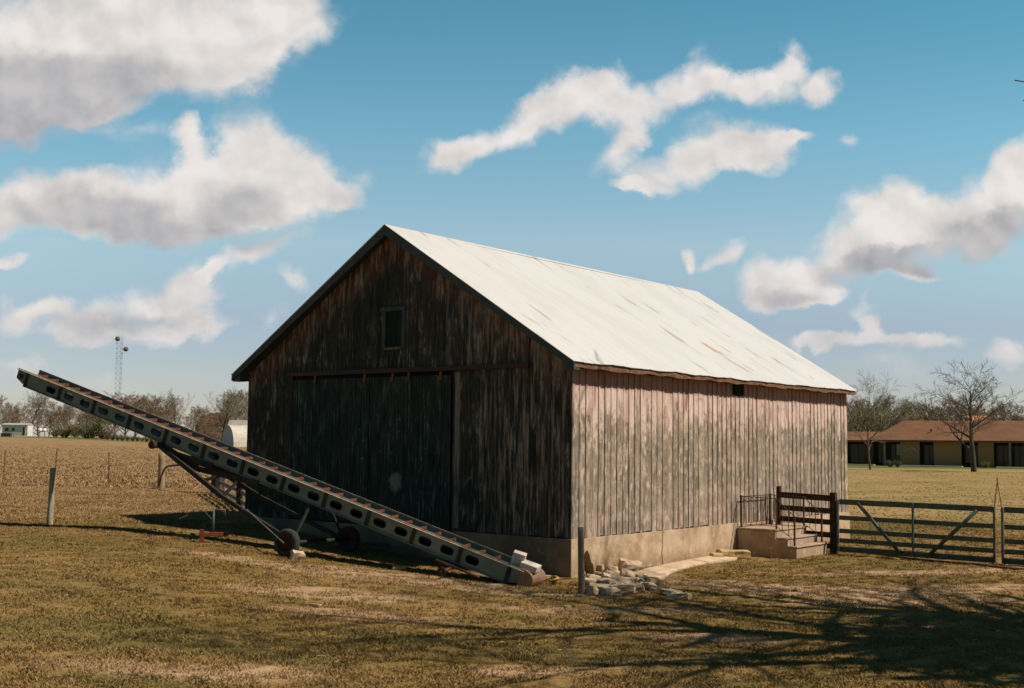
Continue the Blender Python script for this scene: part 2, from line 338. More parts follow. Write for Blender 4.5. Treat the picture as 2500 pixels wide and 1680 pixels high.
# film response of the visible sky: teal towards the zenith, pale at the horizon
gr_ = wn.n('ShaderNodeValToRGB'); wn.l(wn.mapr(v, 0.0, .40, smooth=False), gr_.inputs[0]); el_ = gr_.color_ramp.elements
for k_, (p__, c__) in enumerate(((0.0, (.84, .80, .93)), (.25, (.97, .91, .97)), (.42, (1.36, 1.34, 1.16)), (.66, (1.02, 1.42, 1.24)), (.90, (.68, 1.27, 1.14)), (1.0, (.60, 1.22, 1.10)))):
    e_ = el_[k_] if k_ < 2 else el_.new(p__); e_.position = p__; e_.color = tuple(q_ / 1.5 for q_ in c__) + (1,)
grade = wn.mix(1.0, gr_.outputs[0], (1.58, 1.62, 1.62), 'MULTIPLY')
grade = wn.mix(wn.mapr(ds[2], .36, .70), grade, (.15, .28, .29))  # sky overhead, out of frame, dimmed to cut the fill light
grade = wn.mix(wn.mapr(ds[1], .25, -.15), grade, wn.mix(1.0, grade, (.42, .42, .45), 'MULTIPLY'))  # unseen sky behind the camera dimmed to deepen the shadows
skyc = wn.mix(1.0, sk.outputs[2], grade, 'MULTIPLY')
cs = wn.n('ShaderNodeVectorMath', operation='SCALE'); wn.l(cc, cs.inputs[0]); cs.inputs['Scale'].default_value = 1 / SKY_STR
fin = wn.mix(alpha, skyc, cs.outputs[0])
wn.l(fin, bg.inputs['Color'])

sun = bpy.data.objects.new('sun', bpy.data.lights.new('sun', 'SUN')); COL.objects.link(sun)
sun.data.energy = 4.9; sun.data.angle = math.radians(.53); sun.data.color = (1.0, .89, .75)
sdir = Vector((math.cos(SUN_EL) * math.sin(SUN_AZ), math.cos(SUN_EL) * math.cos(SUN_AZ), math.sin(SUN_EL)))
sun.rotation_euler = sdir.to_track_quat('Z', 'Y').to_euler(); sun.location = sdir * 50

cd = bpy.data.cameras.new('camera'); cam = bpy.data.objects.new('camera', cd); COL.objects.link(cam)
cd.sensor_fit = 'HORIZONTAL'; cd.sensor_width = 36; cd.lens = 36 * F / 2500; cd.clip_end = 6000; cd.clip_start = .1
M = Matrix([[RR[0], UU[0], -FF[0], CAM[0]], [RR[1], UU[1], -FF[1], CAM[1]], [RR[2], UU[2], -FF[2], CAM[2]], [0, 0, 0, 1]])
cam.matrix_world = M; SC.camera = cam
SC.view_settings.view_transform = 'Standard'; SC.view_settings.look = 'None'; SC.view_settings.exposure = 0
SC.render.film_transparent = False
SC.cycles.max_bounces = 5; SC.cycles.transparent_max_bounces = 6

# ------------------------------------------------------------------ ground
gm = NT('dry_grass_ground', .97, 0, .05); P_ = gm.pos(); gc, gn = ground_color(gm, P_)
gm.bump(gn, .5, .03); gmat = gm.out(gc)
def spaced(lo, hi, fine_lo, fine_hi, step, gr=1.14):
    a = list(np.arange(fine_lo, fine_hi + 1e-6, step)); st = step
    while a[-1] < hi: st *= gr; a.append(a[-1] + st)
    st = step
    while a[0] > lo: st *= gr; a.insert(0, a[0] - st)
    return np.array(a)
gx = spaced(-3500, 3500, -16, 14, .22); gy = spaced(-600, 4500, 6, 34, .22, 1.08)
XX, YY = np.meshgrid(gx, gy); ZZ = G(XX, YY)
near = np.exp(-np.maximum(0, np.hypot(XX, YY - 18) - 16) / 6)
ZZ = ZZ + RNG.normal(0, .011, ZZ.shape) * near
nv = XX.size; vv = np.stack([XX, YY, ZZ], -1).reshape(-1, 3)
i = np.arange(nv).reshape(XX.shape); q = np.stack([i[:-1, :-1], i[:-1, 1:], i[1:, 1:], i[1:, :-1]], -1).reshape(-1, 4)
def np_mesh(name, verts, faces, mat, smooth=True, rnd=None):
    me = bpy.data.meshes.new(name); k = faces.shape[1]
    me.vertices.add(len(verts)); me.vertices.foreach_set('co', verts.astype(np.float32).ravel())
    me.loops.add(faces.size); me.loops.foreach_set('vertex_index', faces.astype(np.int32).ravel())
    me.polygons.add(len(faces)); me.polygons.foreach_set('loop_start', np.arange(0, faces.size, k, dtype=np.int32))
    if smooth: me.polygons.foreach_set('use_smooth', np.ones(len(faces), bool))
    me.materials.append(mat); me.update(calc_edges=True)
    if rnd is not None:
        a = me.color_attributes.new('rnd', 'FLOAT_COLOR', 'POINT'); a.data.foreach_set('color', rnd.astype(np.float32).ravel())
    o = bpy.data.objects.new(name, me); COL.objects.link(o); return o
tag(np_mesh('ground', vv, q, gmat), kind='structure')

# grass: short dry tufts over the yard
tm = NT('dry_grass_blades', .95, 0, .08); c_, _ = ground_color(tm, tm.pos()); ra = tm.sep(tm.attr('rnd').outputs['Color'])
c_ = tm.mix(tm.mapr(ra[0], .2, 1, .0, .75, smooth=False), c_, (.40, .27, .12)); c_ = tm.mix(tm.mapr(ra[1], .6, 1, 0, .35, smooth=False), c_, (.10, .085, .028))
tmat = tm.out(c_)
def tufts(name, n, region, hgt, wid, per=4, dens=None, mat=tmat, kind='stuff', label=None):
    (x0, x1, y0, y1) = region
    # denser near the camera
    yv = y0 * (y1 / y0) ** RNG.random(n); sp = .47 * yv + 1.5; xv = RNG.uniform(max(-1, x0 / 10) if dens else -1, min(1, x1 / 10) if dens else 1, n) * sp
    keep = (xv > x0) & (xv < x1) if not dens else np.ones(n, bool)
    # clear of the barn floor
    lx = (xv - 1.09) * .617 + (yv - 21.41) * .787; ly = (xv - 1.09) * -.787 + (yv - 21.41) * .617
    keep &= ~((lx > -.05) & (lx < 12.5) & (ly > -.05) & (ly < 9.0))
    pn = RNG.normal(0, 1, n)
    keep &= pn > -1.6
    xv, yv = xv[keep], yv[keep]; n = len(xv); k = n * per
    bx = np.repeat(xv, per) + RNG.normal(0, .02, k); by = np.repeat(yv, per) + RNG.normal(0, .02, k)
    th = RNG.uniform(0, 2 * PI, k); h = hgt * RNG.uniform(.4, 1.3, k); w = wid * RNG.uniform(.6, 1.4, k); ln = RNG.uniform(.2, 1.6, k)
    bz = G(bx, by) - .006
    ca, sa = np.cos(th), np.sin(th); ph = RNG.uniform(0, 2 * PI, k)
    A = np.stack([bx - ca * w, by - sa * w, bz], -1); B = np.stack([bx + ca * w, by + sa * w, bz], -1)
    T = np.stack([bx + np.cos(ph) * h * ln, by + np.sin(ph) * h * ln, bz + h], -1)
    V = np.stack([A, B, T], 1).reshape(-1, 3); Fc = np.arange(3 * k).reshape(-1, 3)
    r_ = np.repeat(RNG.random((k, 3)), 3, axis=0); r_ = np.hstack([r_, np.ones((len(r_), 1))])
    return tag(np_mesh(name, V, Fc, mat, False, r_), label, kind=kind)
tufts('grass', 250000, (-16, 14, 9.5, 40), .030, .0085, 4)

sm_ = NT('stubble_stalks', .95, 0, .08); rs_ = sm_.sep(sm_.attr('rnd').outputs['Color'])
smat = sm_.out(sm_.mix(sm_.mapr(rs_[0], .55, 1.0, 0, 1, smooth=False), sm_.mix(rs_[1], (.26, .16, .075), (.36, .235, .12)), sm_.mix(rs_[2], (.60, .45, .26), (.15, .09, .04))))
tufts('corn_stubble', 30000, (-10, -2.8, 43, 190), .10, .030, 2, True, smat)
tufts('dry_field_grass', 26000, (-10, -2.0, 25, 46), .05, .014, 3, True)
tufts('pasture_grass', 26000, (2.4, 10, 27, 120), .034, .022, 3, True)
# pale litter, clods and corn trash
lit_m = simple('straw_litter', (.62, .47, .30), (.42, .28, .15), 3, .9)
dk_m = simple('dark_clods', (.07, .045, .025), (.12, .075, .04), 3, .95)
def flakes(name, n, fn, size, mat, flat=.35):
    V = []; Fs = []
    for k in range(n):
        x, y = fn(); z = g(x, y); s_ = size * random.uniform(.4, 1.4) * (1 + y / 60)
        th = random.random() * PI; L = s_ * random.uniform(.8, 2.2); w = s_ * random.uniform(.3, .7); h = s_ * flat * random.random()
        c0, s0 = math.cos(th), math.sin(th); o = len(V)
        for (a, b, e) in ((-L, -w, 0), (L, -w * .7, 0), (L * .8, w, 0), (-L, w, 0), (-L * .6, -w * .4, h), (L * .5, w * .3, h)):
            V.append((x + a * c0 - b * s0, y + a * s0 + b * c0, z + e + .004))
        Fs += [(o, o + 1, o + 4), (o + 1, o + 5, o + 4), (o + 1, o + 2, o + 5), (o + 2, o + 3, o + 5), (o + 3, o + 4, o + 5), (o + 3, o, o + 4)]
    return tag(np_mesh(name, np.array(V), np.array(Fs), mat, False), kind='stuff')
def yard():
    y = 10 * (3.0 ** random.random()); return random.uniform(-.46, .46) * y, y
def fieldp():
    y = 42 * (4.0 ** random.random() ** 1.6); return random.uniform(-.5, -.17) * y, y
flakes('straw_litter', 1100, yard, .013, lit_m)
flakes('soil_clods', 800, yard, .024, dk_m, .8)
flakes('corn_trash', 1600, fieldp, .016, simple('corn_trash', (.46, .33, .19), (.34, .24, .13), 3, .9), .4)
flakes('field_clods', 700, fieldp, .02, dk_m, .5)

# ------------------------------------------------------------------ barn
P0 = Vector((1.09, 21.41, 0)); BRZ = math.radians(51.87)
barn = empty('barn', P0, BRZ, 'weathered board barn with white metal roof and concrete foundation', 'barn')
LEN, WID = 12.45, 8.95; ZB = .70; MID = WID / 2; SL = .623; ZE = 3.84; OV = .26
def roof_z(y): return ZE + SL * (MID + OV - abs(y - MID))   # top surface
m_side = board_mat('weathered_side_boards', [(.50, .41, .34), (.60, .44, .33), (.33, .285, .225)], side=True)
m_front = board_mat('shade_toned_gable_boards', [(.066, .070, .062), (.098, .078, .062), (.036, .047, .044)], front=True)  # the gable's shade is put into these colours, far darker than the side boards
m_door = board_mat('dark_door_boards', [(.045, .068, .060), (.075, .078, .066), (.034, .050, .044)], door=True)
m_conc = NT('old_concrete', .95, 0, .1)
_o = m_conc.obj(); _z = m_conc.sep(_o)[2]
_c = m_conc.mix(m_conc.mapr(m_conc.noise(_o, 1.6, 5, .65), .35, .65), (.60, .45, .31), (.40, .27, .165))
_c = m_conc.mix(m_conc.math('MULTIPLY', m_conc.mapr(m_conc.math('ADD', _z, m_conc.math('MULTIPLY', m_conc.noise(_o, 3, 4, .6), -.5)), .12, -.2), .6), _c, (.27, .17, .09))
_c = m_conc.mix(m_conc.math('MULTIPLY', m_conc.mapr(m_conc.noise(_o, 7, 6, .75), .5, .66), .55), _c, (.68, .54, .41))
_c = m_conc.mix(m_conc.math('MULTIPLY', m_conc.mapr(m_conc.noise(m_conc.scale(_o, (3, 3, .7)), 1, 5, .7), .55, .7), .45), _c, (.26, .17, .10))
m_conc.bump(m_conc.noise(_o, 14, 6, .7), .5, .02); m_conc = m_conc.out(_c)
m_rake = simple('grey_green_trim', (.045, .058, .056), (.07, .078, .072), 3, .7)
m_dark = simple('barn_interior_dark', (.012, .012, .012), (.02, .018, .016), 3, 1.0, bump=0)
m_red = simple('dark_red_track', (.065, .020, .017), (.04, .020, .018), 2, .6)
m_fascia = simple('brown_eave_board', (.23, .115, .06), (.13, .06, .04), 5, .9, stretch=(1, 1, 3), cc=(.36, .23, .13))

# siding, long sunny side (x along the wall, outer face towards -y)
s_ = MB(); x = 0.0; k = 0
vent = (6.24, 6.50)
while x < LEN - .02:
    w = min(.208, LEN - x); c = rc(); zb = ZB + random.uniform(-.03, .012); dy = random.uniform(0, .008)
    if x + w > vent[0] and x < vent[1]:
        s_.box((x + .003, -.022 - dy, zb), (x + w - .003, 0, 3.50), c)
    else: s_.box((x + .003, -.022 - dy, zb), (x + w - .003, 0, ZE + .12), c)
    if random.random() < .82:
        lean = random.uniform(-.006, .006); bw = .021; y0 = -.022 - .008
        tz = ZE + .12 if not (vent[0] < x < vent[1]) else 3.5
        s_.add([(x - bw, y0 - .012, zb - .02), (x + bw, y0 - .012, zb - .02), (x + bw, y0, zb - .02), (x - bw, y0, zb - .02),
                (x - bw + lean, y0 - .012, tz), (x + bw + lean, y0 - .012, tz), (x + bw + lean, y0, tz), (x - bw + lean, y0, tz)],
               [(0, 3, 2, 1), (4, 5, 6, 7), (0, 1, 5, 4), (1, 2, 6, 5), (2, 3, 7, 6), (3, 0, 4, 7)], (c[0] * .7, c[1], c[2]))
    x += .208
s_.build('side_siding', m_side, barn)
# sheathing behind, other two walls
b_ = MB(); b_.box((.03, .012, ZB - .02), (LEN - .03, .05, ZE)); b_.build('inner_sheathing', m_dark, barn)
b_ = MB(); x = 0
while x < LEN: b_.box((x, WID, ZB - .05), (min(x + .205, LEN), WID + .025, ZE + .12), rc()); x += .208
y = 0
while y < WID:
    ym = min(y + .205, WID); b_.prism([(y, ZB), (ym, ZB), (ym, roof_z(ym) - .13), (y, roof_z(y) - .13)], 0, LEN, LEN + .025, rc()); y += .208
b_.build('rear_siding', m_side, barn)
# gable front (outer face towards -x)
def gable_boards(mb, y0, y1, zlo, xo, step=.235, zhi=None, jag=.012, gap=.004, dx=.006):
    y = y0
    while y < y1 - .01:
        yb = min(y + step * random.uniform(.9, 1.1), y1); c = rc(); d_ = random.uniform(0, dx)
        ta = (roof_z(y) - .12) if zhi is None else zhi; tb = (roof_z(yb) - .12) if zhi is None else zhi
        zl = zlo + random.uniform(-jag, jag)
        pts = [(y + gap, zl), (yb - gap, zl), (yb - gap, tb), (y + gap, ta)]
        if zhi is None and y < MID < yb: pts.insert(3, (MID, roof_z(MID) - .12))
        mb.prism(pts, 0, xo - .022 - d_, xo, c); y = yb
wl = MB()
gable_boards(wl, 0, .94, ZB, 0); gable_boards(wl, 7.47, WID, ZB, 0)
# upper gable, a little proud, with the hatch opening left free
hy0, hy1, hz0, hz1 = 4.16, 4.62, 4.32, 5.04
def upper(mb):
    y = .94
    while y < 7.47 - .01:
        yb = min(y + .235 * random.uniform(.9, 1.1), 7.47)
        if y < hy0 < yb: yb = hy0
        if y < hy1 < yb and y >= hy0: yb = hy1
        c = rc(); d_ = random.uniform(0, .008); ta, tb = roof_z(y) - .12, roof_z(yb) - .12
        if y >= hy0 - 1e-6 and yb <= hy1 + 1e-6:
            mb.box((-.06 - d_, y + .003, 3.80), (-.03, yb - .003, hz0), c)
            pts = [(y + .003, hz1), (yb - .003, hz1), (yb - .003, tb), (y + .003, ta)]
        else: pts = [(y + .003, 3.80 + random.uniform(-.01, .01)), (yb - .003, 3.80), (yb - .003, tb), (y + .003, ta)]
        if y < MID < yb: pts.insert(3, (MID, roof_z(MID) - .12))
        mb.prism(pts, 0, -.06 - d_, -.03, c); y = yb
upper(wl)
gable_boards(wl, .94, 2.80, ZB, -.012, zhi=3.80)
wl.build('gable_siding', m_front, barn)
b_ = MB(); b_.prism([(0.04, ZB - .05), (WID - .04, ZB - .05), (WID - .04, roof_z(WID) - .2), (MID, roof_z(MID) - .2), (.04, roof_z(.04) - .2)], 0, .012, .05)
b_.build('gable_sheathing', m_dark, barn)
# pale first board beside the door
pb = MB(); pb.box((-.045, 2.62, ZB + .05), (-.0365, 2.74, 3.74), (.9, .5, .5)); 
pale = board_mat('pale_door_post', [(.34, .29, .24), (.42, .34, .27), (.13, .11, .10)]); pb.build('pale_board', pale, barn)
# sliding doors with hangers
def door(y0, y1, x0, hang, label):
    d_ = MB(); gable_boards(d_, y0, y1, ZB + .02, x0, .215, zhi=3.70, jag=.004)
    dd = d_.build('sliding_door', m_door, barn); dd['label'] = label
    for hy in hang:
        h = MB(); h.box((x0 - .045, hy - .028, 3.62), (x0 - .026, hy + .028, 3.78)); h.lathe([(.001, 0), (.045, 0), (.045, .02), (.001, .02)], (x0 - .045, hy, 3.64), (-1, 0, 0), 12)
        h.build('hanger', m_hang, dd)
m_hang = simple('rusty_hanger', (.22, .10, .03), (.12, .05, .02), 8, .7)
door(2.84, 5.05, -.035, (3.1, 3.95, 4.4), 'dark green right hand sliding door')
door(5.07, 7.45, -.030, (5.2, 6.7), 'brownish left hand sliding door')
t_ = MB(); t_.box((-.13, .90, 3.78), (-.055, 7.52, 3.865)); t_.build('door_track', m_red, barn)
# loft hatch
wf = MB()
for a in (((-.09, hy0 - .09, hz0 - .06), (-.066, hy0, hz1)), ((-.09, hy1, hz0 - .06), (-.066, hy1 + .09, hz1)), ((-.125, hy0 - .12, hz1), (-.066, hy1 + .12, hz1 + .075)), ):
    wf.box(*a)
hf = wf.build('hatch_frame', m_rake, barn)
sl = MB(); sl.box((-.11, hy0, hz0 - .07), (-.07, hy1, hz0 - .02)); sl.build('hatch_sill', simple('bare_sill', (.20, .17, .09), (.10, .08, .05), 9, .9), barn)
hp = MB(); y = hy0
while y < hy1 - .02: hp.box((-.052, y + .003, hz0), (-.03, min(y + .15, hy1) - .003, hz1), rc()); y += .153
hp.build('loft_hatch', board_mat('green_hatch_boards', [(.028, .050, .042), (.040, .065, .055), (.03, .045, .04)]), barn)
# worn round patch on the door and pale knots
# corner board
cbx = MB(); cbx.box((-.035, -.034, ZB - .01), (.06, -.0235, ZE - .05), rc()); cbx.build('corner_board', m_side, barn)
# roof
m_roof = NT('white_metal_roof', .42, 0, .5); _o = m_roof.obj(); so = m_roof.sep(_o)
_c = m_roof.mix(m_roof.mapr(m_roof.noise(m_roof.scale(_o, (1.2, .4, .4)), 1, 4, .6), .4, .62), (.665, .655, .64), (.63, .615, .595))
st = m_roof.noise(m_roof.scale(_o, (3.4, .55, .55), (3, 0, 0)), 1, 4, .62)
st2 = m_roof.noise(m_roof.scale(_o, (.45, .30, .30), (9, 4, 0)), 1, 2, .5)
_c = m_roof.mix(m_roof.math('MULTIPLY', m_roof.mapr(st, .60, .68), m_roof.mapr(st2, .40, .56)), _c, (.42, .38, .32))
st3 = m_roof.noise(m_roof.scale(_o, (2.2, .8, .8), (1, 7, 3)), 1, 4, .6)
_c = m_roof.mix(m_roof.math('MULTIPLY', m_roof.mapr(st3, .63, .70), m_roof.mapr(so[0], 3.0, 8.5)), _c, (.50, .29, .14))
m_roof.bump(m_roof.noise(m_roof.scale(_o, (2, .5, .5)), 1, 3, .5), .12, .02); m_roof = m_roof.out(_c)
def roof_slope(sgn):
    r_ = MB(); xs = []; X0, X1 = -.32, LEN + .14
    x = X0
    while x < X1 - .01:
        # sheet pan, then a small raised rib
        xs += [(x, 0), (x + .27, 0), (x + .285, .005), (x + .30, .005), (x + .315, 0)]; x += .33
    xs = [(min(a, X1), h) for a, h in xs if a < X1] + [(X1, 0)]
    n = len(xs); vs = []
    N = 10
    for j in range(N + 1):
        t = j / N
        for (xx, h) in xs:
            ov = OV + .012 * math.sin(xx * 5.3) + .008 * math.sin(xx * 13.1)
            yv = MID + sgn * t * (MID + ov); z = ZE + SL * (MID + OV - abs(yv - MID))
            sag = -.02 * math.sin(PI * (xx - X0) / (X1 - X0)) - (.006 * math.sin(xx * 3.1 + 1) if j == N else 0)
            vs.append((xx, yv, z + h + sag))
    fs = [(j * n + i, j * n + i + 1, (j + 1) * n + i + 1, (j + 1) * n + i) for j in range(N) for i in range(n - 1)]
    if sgn > 0: fs = [q[::-1] for q in fs]
    r_.add(vs, fs)
    o = r_.build('roof_slope', m_roof, barn); sd = o.modifiers.new('thick', 'SOLIDIFY'); sd.thickness = .012; sd.offset = -1; return o
roof_slope(-1)['label'] = 'sunlit roof slope'; roof_slope(1)['label'] = 'far roof slope'
rd = MB()
for sg in (-1, 1):
    rd.prism([(MID + sg * y_, ZE + SL * (MID + OV - y_) - z_) for y_, z_ in ((0.0, .035), (MID + OV - .03, .035), (MID + OV - .03, .06), (0.0, .06))], 0, -.28, LEN + .1)
rd.build('roof_deck', m_fascia, barn)
rcap = MB(); rcap.prism([(MID - .09, roof_z(MID - .09) + .006), (MID, roof_z(MID) + .008), (MID + .09, roof_z(MID + .09) + .006), (MID + .09, roof_z(MID + .09) + .010), (MID, roof_z(MID) + .012), (MID - .09, roof_z(MID - .09) + .010)], 0, -.325, LEN + .145)
rcap.build('ridge_cap', m_roof, barn)
# rake boards and soffits
for sg in (-1, 1):
    rk = MB()
    def yz(t, dz): y_ = MID + sg * t; return (y_, ZE + SL * (MID + OV - t) + dz)
    rk.prism([yz(0, -.015), yz(MID + OV - .005, -.015), yz(MID + OV - .005, -.13), yz(0, -.21)], 0, -.305, -.28)
    rk.build('rake_board', m_rake, barn)
    sf = MB(); sf.prism([yz(0, -.065), yz(MID + OV - .03, -.065), yz(MID + OV - .03, -.085), yz(0, -.085)], 0, -.279, -.02); sf.build('rake_soffit', m_rake, barn)
    rt = MB(); yo = MID + sg * (MID + OV - .02); yi = MID + sg * (MID + .0)
    rt.prism([(yo, 3.70), (yi, 3.70), (yi, 3.93), (yo, 3.80)], 0, -.278, -.10); rt.build('eave_return', m_rake, barn)
fa = MB()
n_ = 60
for k in range(n_):
    x0 = -.30 + (LEN + .4) * k / n_; x1 = -.30 + (LEN + .4) * (k + 1) / n_
    w0 = .012 * math.sin(k * 1.7) + .01 * math.sin(k * .6); w1 = .012 * math.sin((k + 1) * 1.7) + .01 * math.sin((k + 1) * .6)
    fa.add([(x0, -OV + .015, 3.735 + w0), (x1, -OV + .015, 3.735 + w1), (x1, -OV + .015, 3.80), (x0, -OV + .015, 3.80), (x0, -OV + .04, 3.735 + w0), (x1, -OV + .04, 3.735 + w1), (x1, -OV + .04, 3.80), (x0, -OV + .04, 3.80)],
           [(0, 1, 2, 3), (5, 4, 7, 6), (0, 4, 5, 1)] + ([(0, 3, 7, 4)] if k == 0 else []) + ([(1, 5, 6, 2)] if k == n_ - 1 else []))
fa.build('eave_fascia', m_fascia, barn)
fb = MB(); fb.box((-.28, WID + OV - .04, 3.72), (LEN + .1, WID + OV - .015, 3.80)); fb.build('eave_fascia', m_fascia, barn)
x = .1
while x < LEN: tails = MB(); tails.box((x, -OV + .045, 3.73), (x + .05, -.04, 3.80)); tails.build('rafter_tail', m_fascia, barn); x += .62
vf = MB(); vf.box((vent[0] - .03, -.045, 3.48), (vent[1] + .03, -.031, 3.505)); vf.box((6.235, -.0115, 3.51), (6.50, .0, ZE)); vf.build('wall_vent', m_dark, barn)
# foundation
random.seed(5)
fd = MB(); Yf = -.055
jag = lambda n, a: [random.uniform(-a, a) for _ in range(n)]
# near corner pier, cavity, wall up to the crack, wall beyond
fd.prism([(-.06, -.4), (.10, -.4), (.17, -.02), (.13, .10), (.22, .2), (.30, .33), (.36, .44), (.44, .47), (.50, .40), (.55, .28), (.63, .19), (.66, .05), (.72, -.02), (.76, -.4),
          (3.03, -.4), (3.05, .05), (3.02, .22), (3.06, .38), (3.045, .52), (3.07, ZB - .015), (2.0, ZB - .02), (1.2, ZB - .005), (.6, ZB - .02), (-.06, ZB - .01)], 1, Yf, .25)
fd.prism([(3.05, -.4), (LEN + .05, -.4), (LEN + .05, ZB - .01), (9, ZB - .02), (6, ZB - .005), (4.5, ZB - .02), (3.10, ZB - .015), (3.075, .52), (3.09, .38), (3.045, .22), (3.085, .05)], 1, Yf, .25)
ff_ = MB(); ff_.box((-.06, .252, -.4), (.20, WID + .05, ZB - .012)); ff_.prism([(-.0565, -.4), (.2515, -.4), (.2515, ZB - .011), (-.0565, ZB - .011)], 0, -.075, -.0605); ff_.build('foundation', simple('shade_toned_concrete', (.30, .20, .13), (.16, .12, .085), 1.3, .95, bump=.4, cc=(.28, .20, .14)), barn)['label'] = 'brown foundation under the gable, shade put into its colour'; fd.box((.202, WID - .2, -.4), (LEN + .05, WID + .05, ZB - .012)); fd.box((LEN - .2, .252, -.4), (LEN + .05, WID - .202, ZB - .012))  # gable foundation: shade put into a darker colour than the sunny side's concrete
fd.build('foundation', m_conc, barn)
fk = MB(); fk.box((.05, .26, -.3), (LEN - .3, .30, ZB - .1)); fk.build('foundation_backing', m_dark, barn)
sl_ = MB(); sl_.box((.0, -.01, ZB - .03), (LEN, .05, ZB + .0)); sl_.box((.0, .055, ZB - .03), (.05, WID, ZB)); sl_.build('sill_beam', m_dark, barn)
# loose boards/splits at the siding foot
def loc(x, y, z): return barn_m @ Vector((x, y, z))
barn_m = Matrix.Translation(P0) @ Matrix.Rotation(BRZ, 4, 'Z')

# ------------------------------------------------------------------ steps by the long wall
m_step = simple('worn_concrete_steps', (.44, .32, .22), (.33, .235, .16), 3, .93, cc=(.60, .47, .35), bump=.4)
steps = empty('concrete_steps', loc(6.2, -.06, .0), BRZ, 'concrete steps with landing against the long barn wall', 'steps')
st_ = MB(); h0, h1 = 0.0, 1.60
st_.prism([(-.01, -.25), (-1.40, -.25), (-1.40, .235), (-1.17, .235), (-1.17, .40), (-.91, .40), (-.91, .565), (-.01, .565)], 0, h0, h1)
st_.build('stair_block', m_step, steps, bevel=.018)
for (a, b, z) in ((-.01, -.93, .567), (-.93, -1.19, .402), (-1.19, -1.425, .237)):
    t_ = MB(); t_.box((-.02, b, z), (h1 + .02, a, z + .03)); t_.build('tread', m_step, steps, bevel=.008)
m_iron = simple('rusty_iron', (.055, .030, .020), (.10, .05, .03), 12, .8, spec=.3)
rail = empty('iron_railing', loc(6.25, -.15, .6), BRZ, 'thin rusty iron railing on the concrete steps', 'railing')
def R3(x, y, z): return (x, y, z)
for side_x in (.05, 1.45):
    p = MB()
    p.bar((side_x, .03, 0), (side_x, .03, .70), .032); p.build('rail_post', m_iron, rail)
    p = MB(); p.bar((side_x, -.80, 0), (side_x, -.80, .66), .028); p.build('rail_post', m_iron, rail)
    p = MB(); p.bar((side_x, -1.22, -.33), (side_x, -1.22, .30), .032); p.build('rail_post', m_iron, rail)
    t_ = MB(); t_.bar((side_x, .08, .67), (side_x, -.80, .655), .02, .014); t_.bar((side_x, -.80, .655), (side_x, -1.22, .29), .02, .014)
    t_.bar((side_x, .03, .07), (side_x, -.80, .06), .012); t_.bar((side_x, -.80, .06), (side_x, -1.22, -.22), .012); t_.build('handrail', m_iron, rail)
    bl = MB()
    for k in range(1, 7): yk = .03 - .83 * k / 7; bl.bar((side_x, yk, .065), (side_x, yk, .66), .011)
    for k in range(1, 3): f = k / 3; bl.bar((side_x, -.80 - .42 * f, .06 - .28 * f), (side_x, -.80 - .42 * f, .65 - .36 * f), .011)
    bl.build('balusters', m_iron, rail)
t_ = MB(); t_.bar((.05, .03, .67), (1.45, .03, .67), .014); t_.bar((.05, .03, .09), (1.45, .03, .09), .012)
for k in range(1, 12): t_.bar((.05 + 1.4 * k / 12, .03, .09), (.05 + 1.4 * k / 12, .03, .67), .010)
t_.build('back_rail', m_iron, rail)

# ------------------------------------------------------------------ brown board fence and green gates by the steps
m_brown = simple('creosoted_brown_wood', (.035, .020, .014), (.06, .036, .022), 5, .85, stretch=(1, 1, 3), bump=.4)
m_postg = simple('grey_brown_post', (.17, .13, .09), (.26, .20, .14), 6, .9, stretch=(1, 1, .3), bump=.5)
def fence_post(name, p, h, r, mat, label, group=None, lean=0, sq=False, n=10, cat='post'):
    o = empty(name, p, 0, label, cat, group)
    b = MB()
    if sq: b.bar((0, 0, -.2), (lean, 0, h), r * 2, r * 2)
    else:
        pts = [(lean * t, .3 * r * math.sin(3 * t), -.2 + (h + .2) * t) for t in np.linspace(0, 1, 7)]
        b.tube(pts, [r * (1.08 - .12 * t + random.uniform(-.03, .03)) for t in np.linspace(0, 1, 7)], n)
    b.build('shaft', mat, o, smooth=not sq)
    return o
fn = empty('board_fence', loc(8.0, -.1, 0), BRZ, 'short dark brown board fence between barn wall and green gate', 'fence')
for (y_, h_, r_) in ((-.10, 1.46, .05), (-1.42, 1.36, .075)):
    b = MB(); b.bar((0, y_, -.3), (.01, y_, h_), r_ * 1.8, r_ * 1.8); b.build('fence_post', m_brown, fn, bevel=.01)
for k, (za, zb_, hh) in enumerate(((1.27, 1.23, .135), (.98, .95, .12), (.73, .70, .12), (.44, .42, .12), (.20, .18, .12))):
    b = MB(); ys = -.16 if k < 3 else -.16
    b.bar((-.08, ys, za), (-.08, -1.40, zb_), .03, hh); b.build('fence_rail', m_brown, fn)
m_gate = NT('dark_green_gate_paint', .45, 0, .45); _c = m_gate.mix(m_gate.mapr(m_gate.noise(m_gate.obj(), 5, 4, .6), .4, .65), (.028, .055, .048), (.06, .085, .072))
m_gate = m_gate.out(_c)
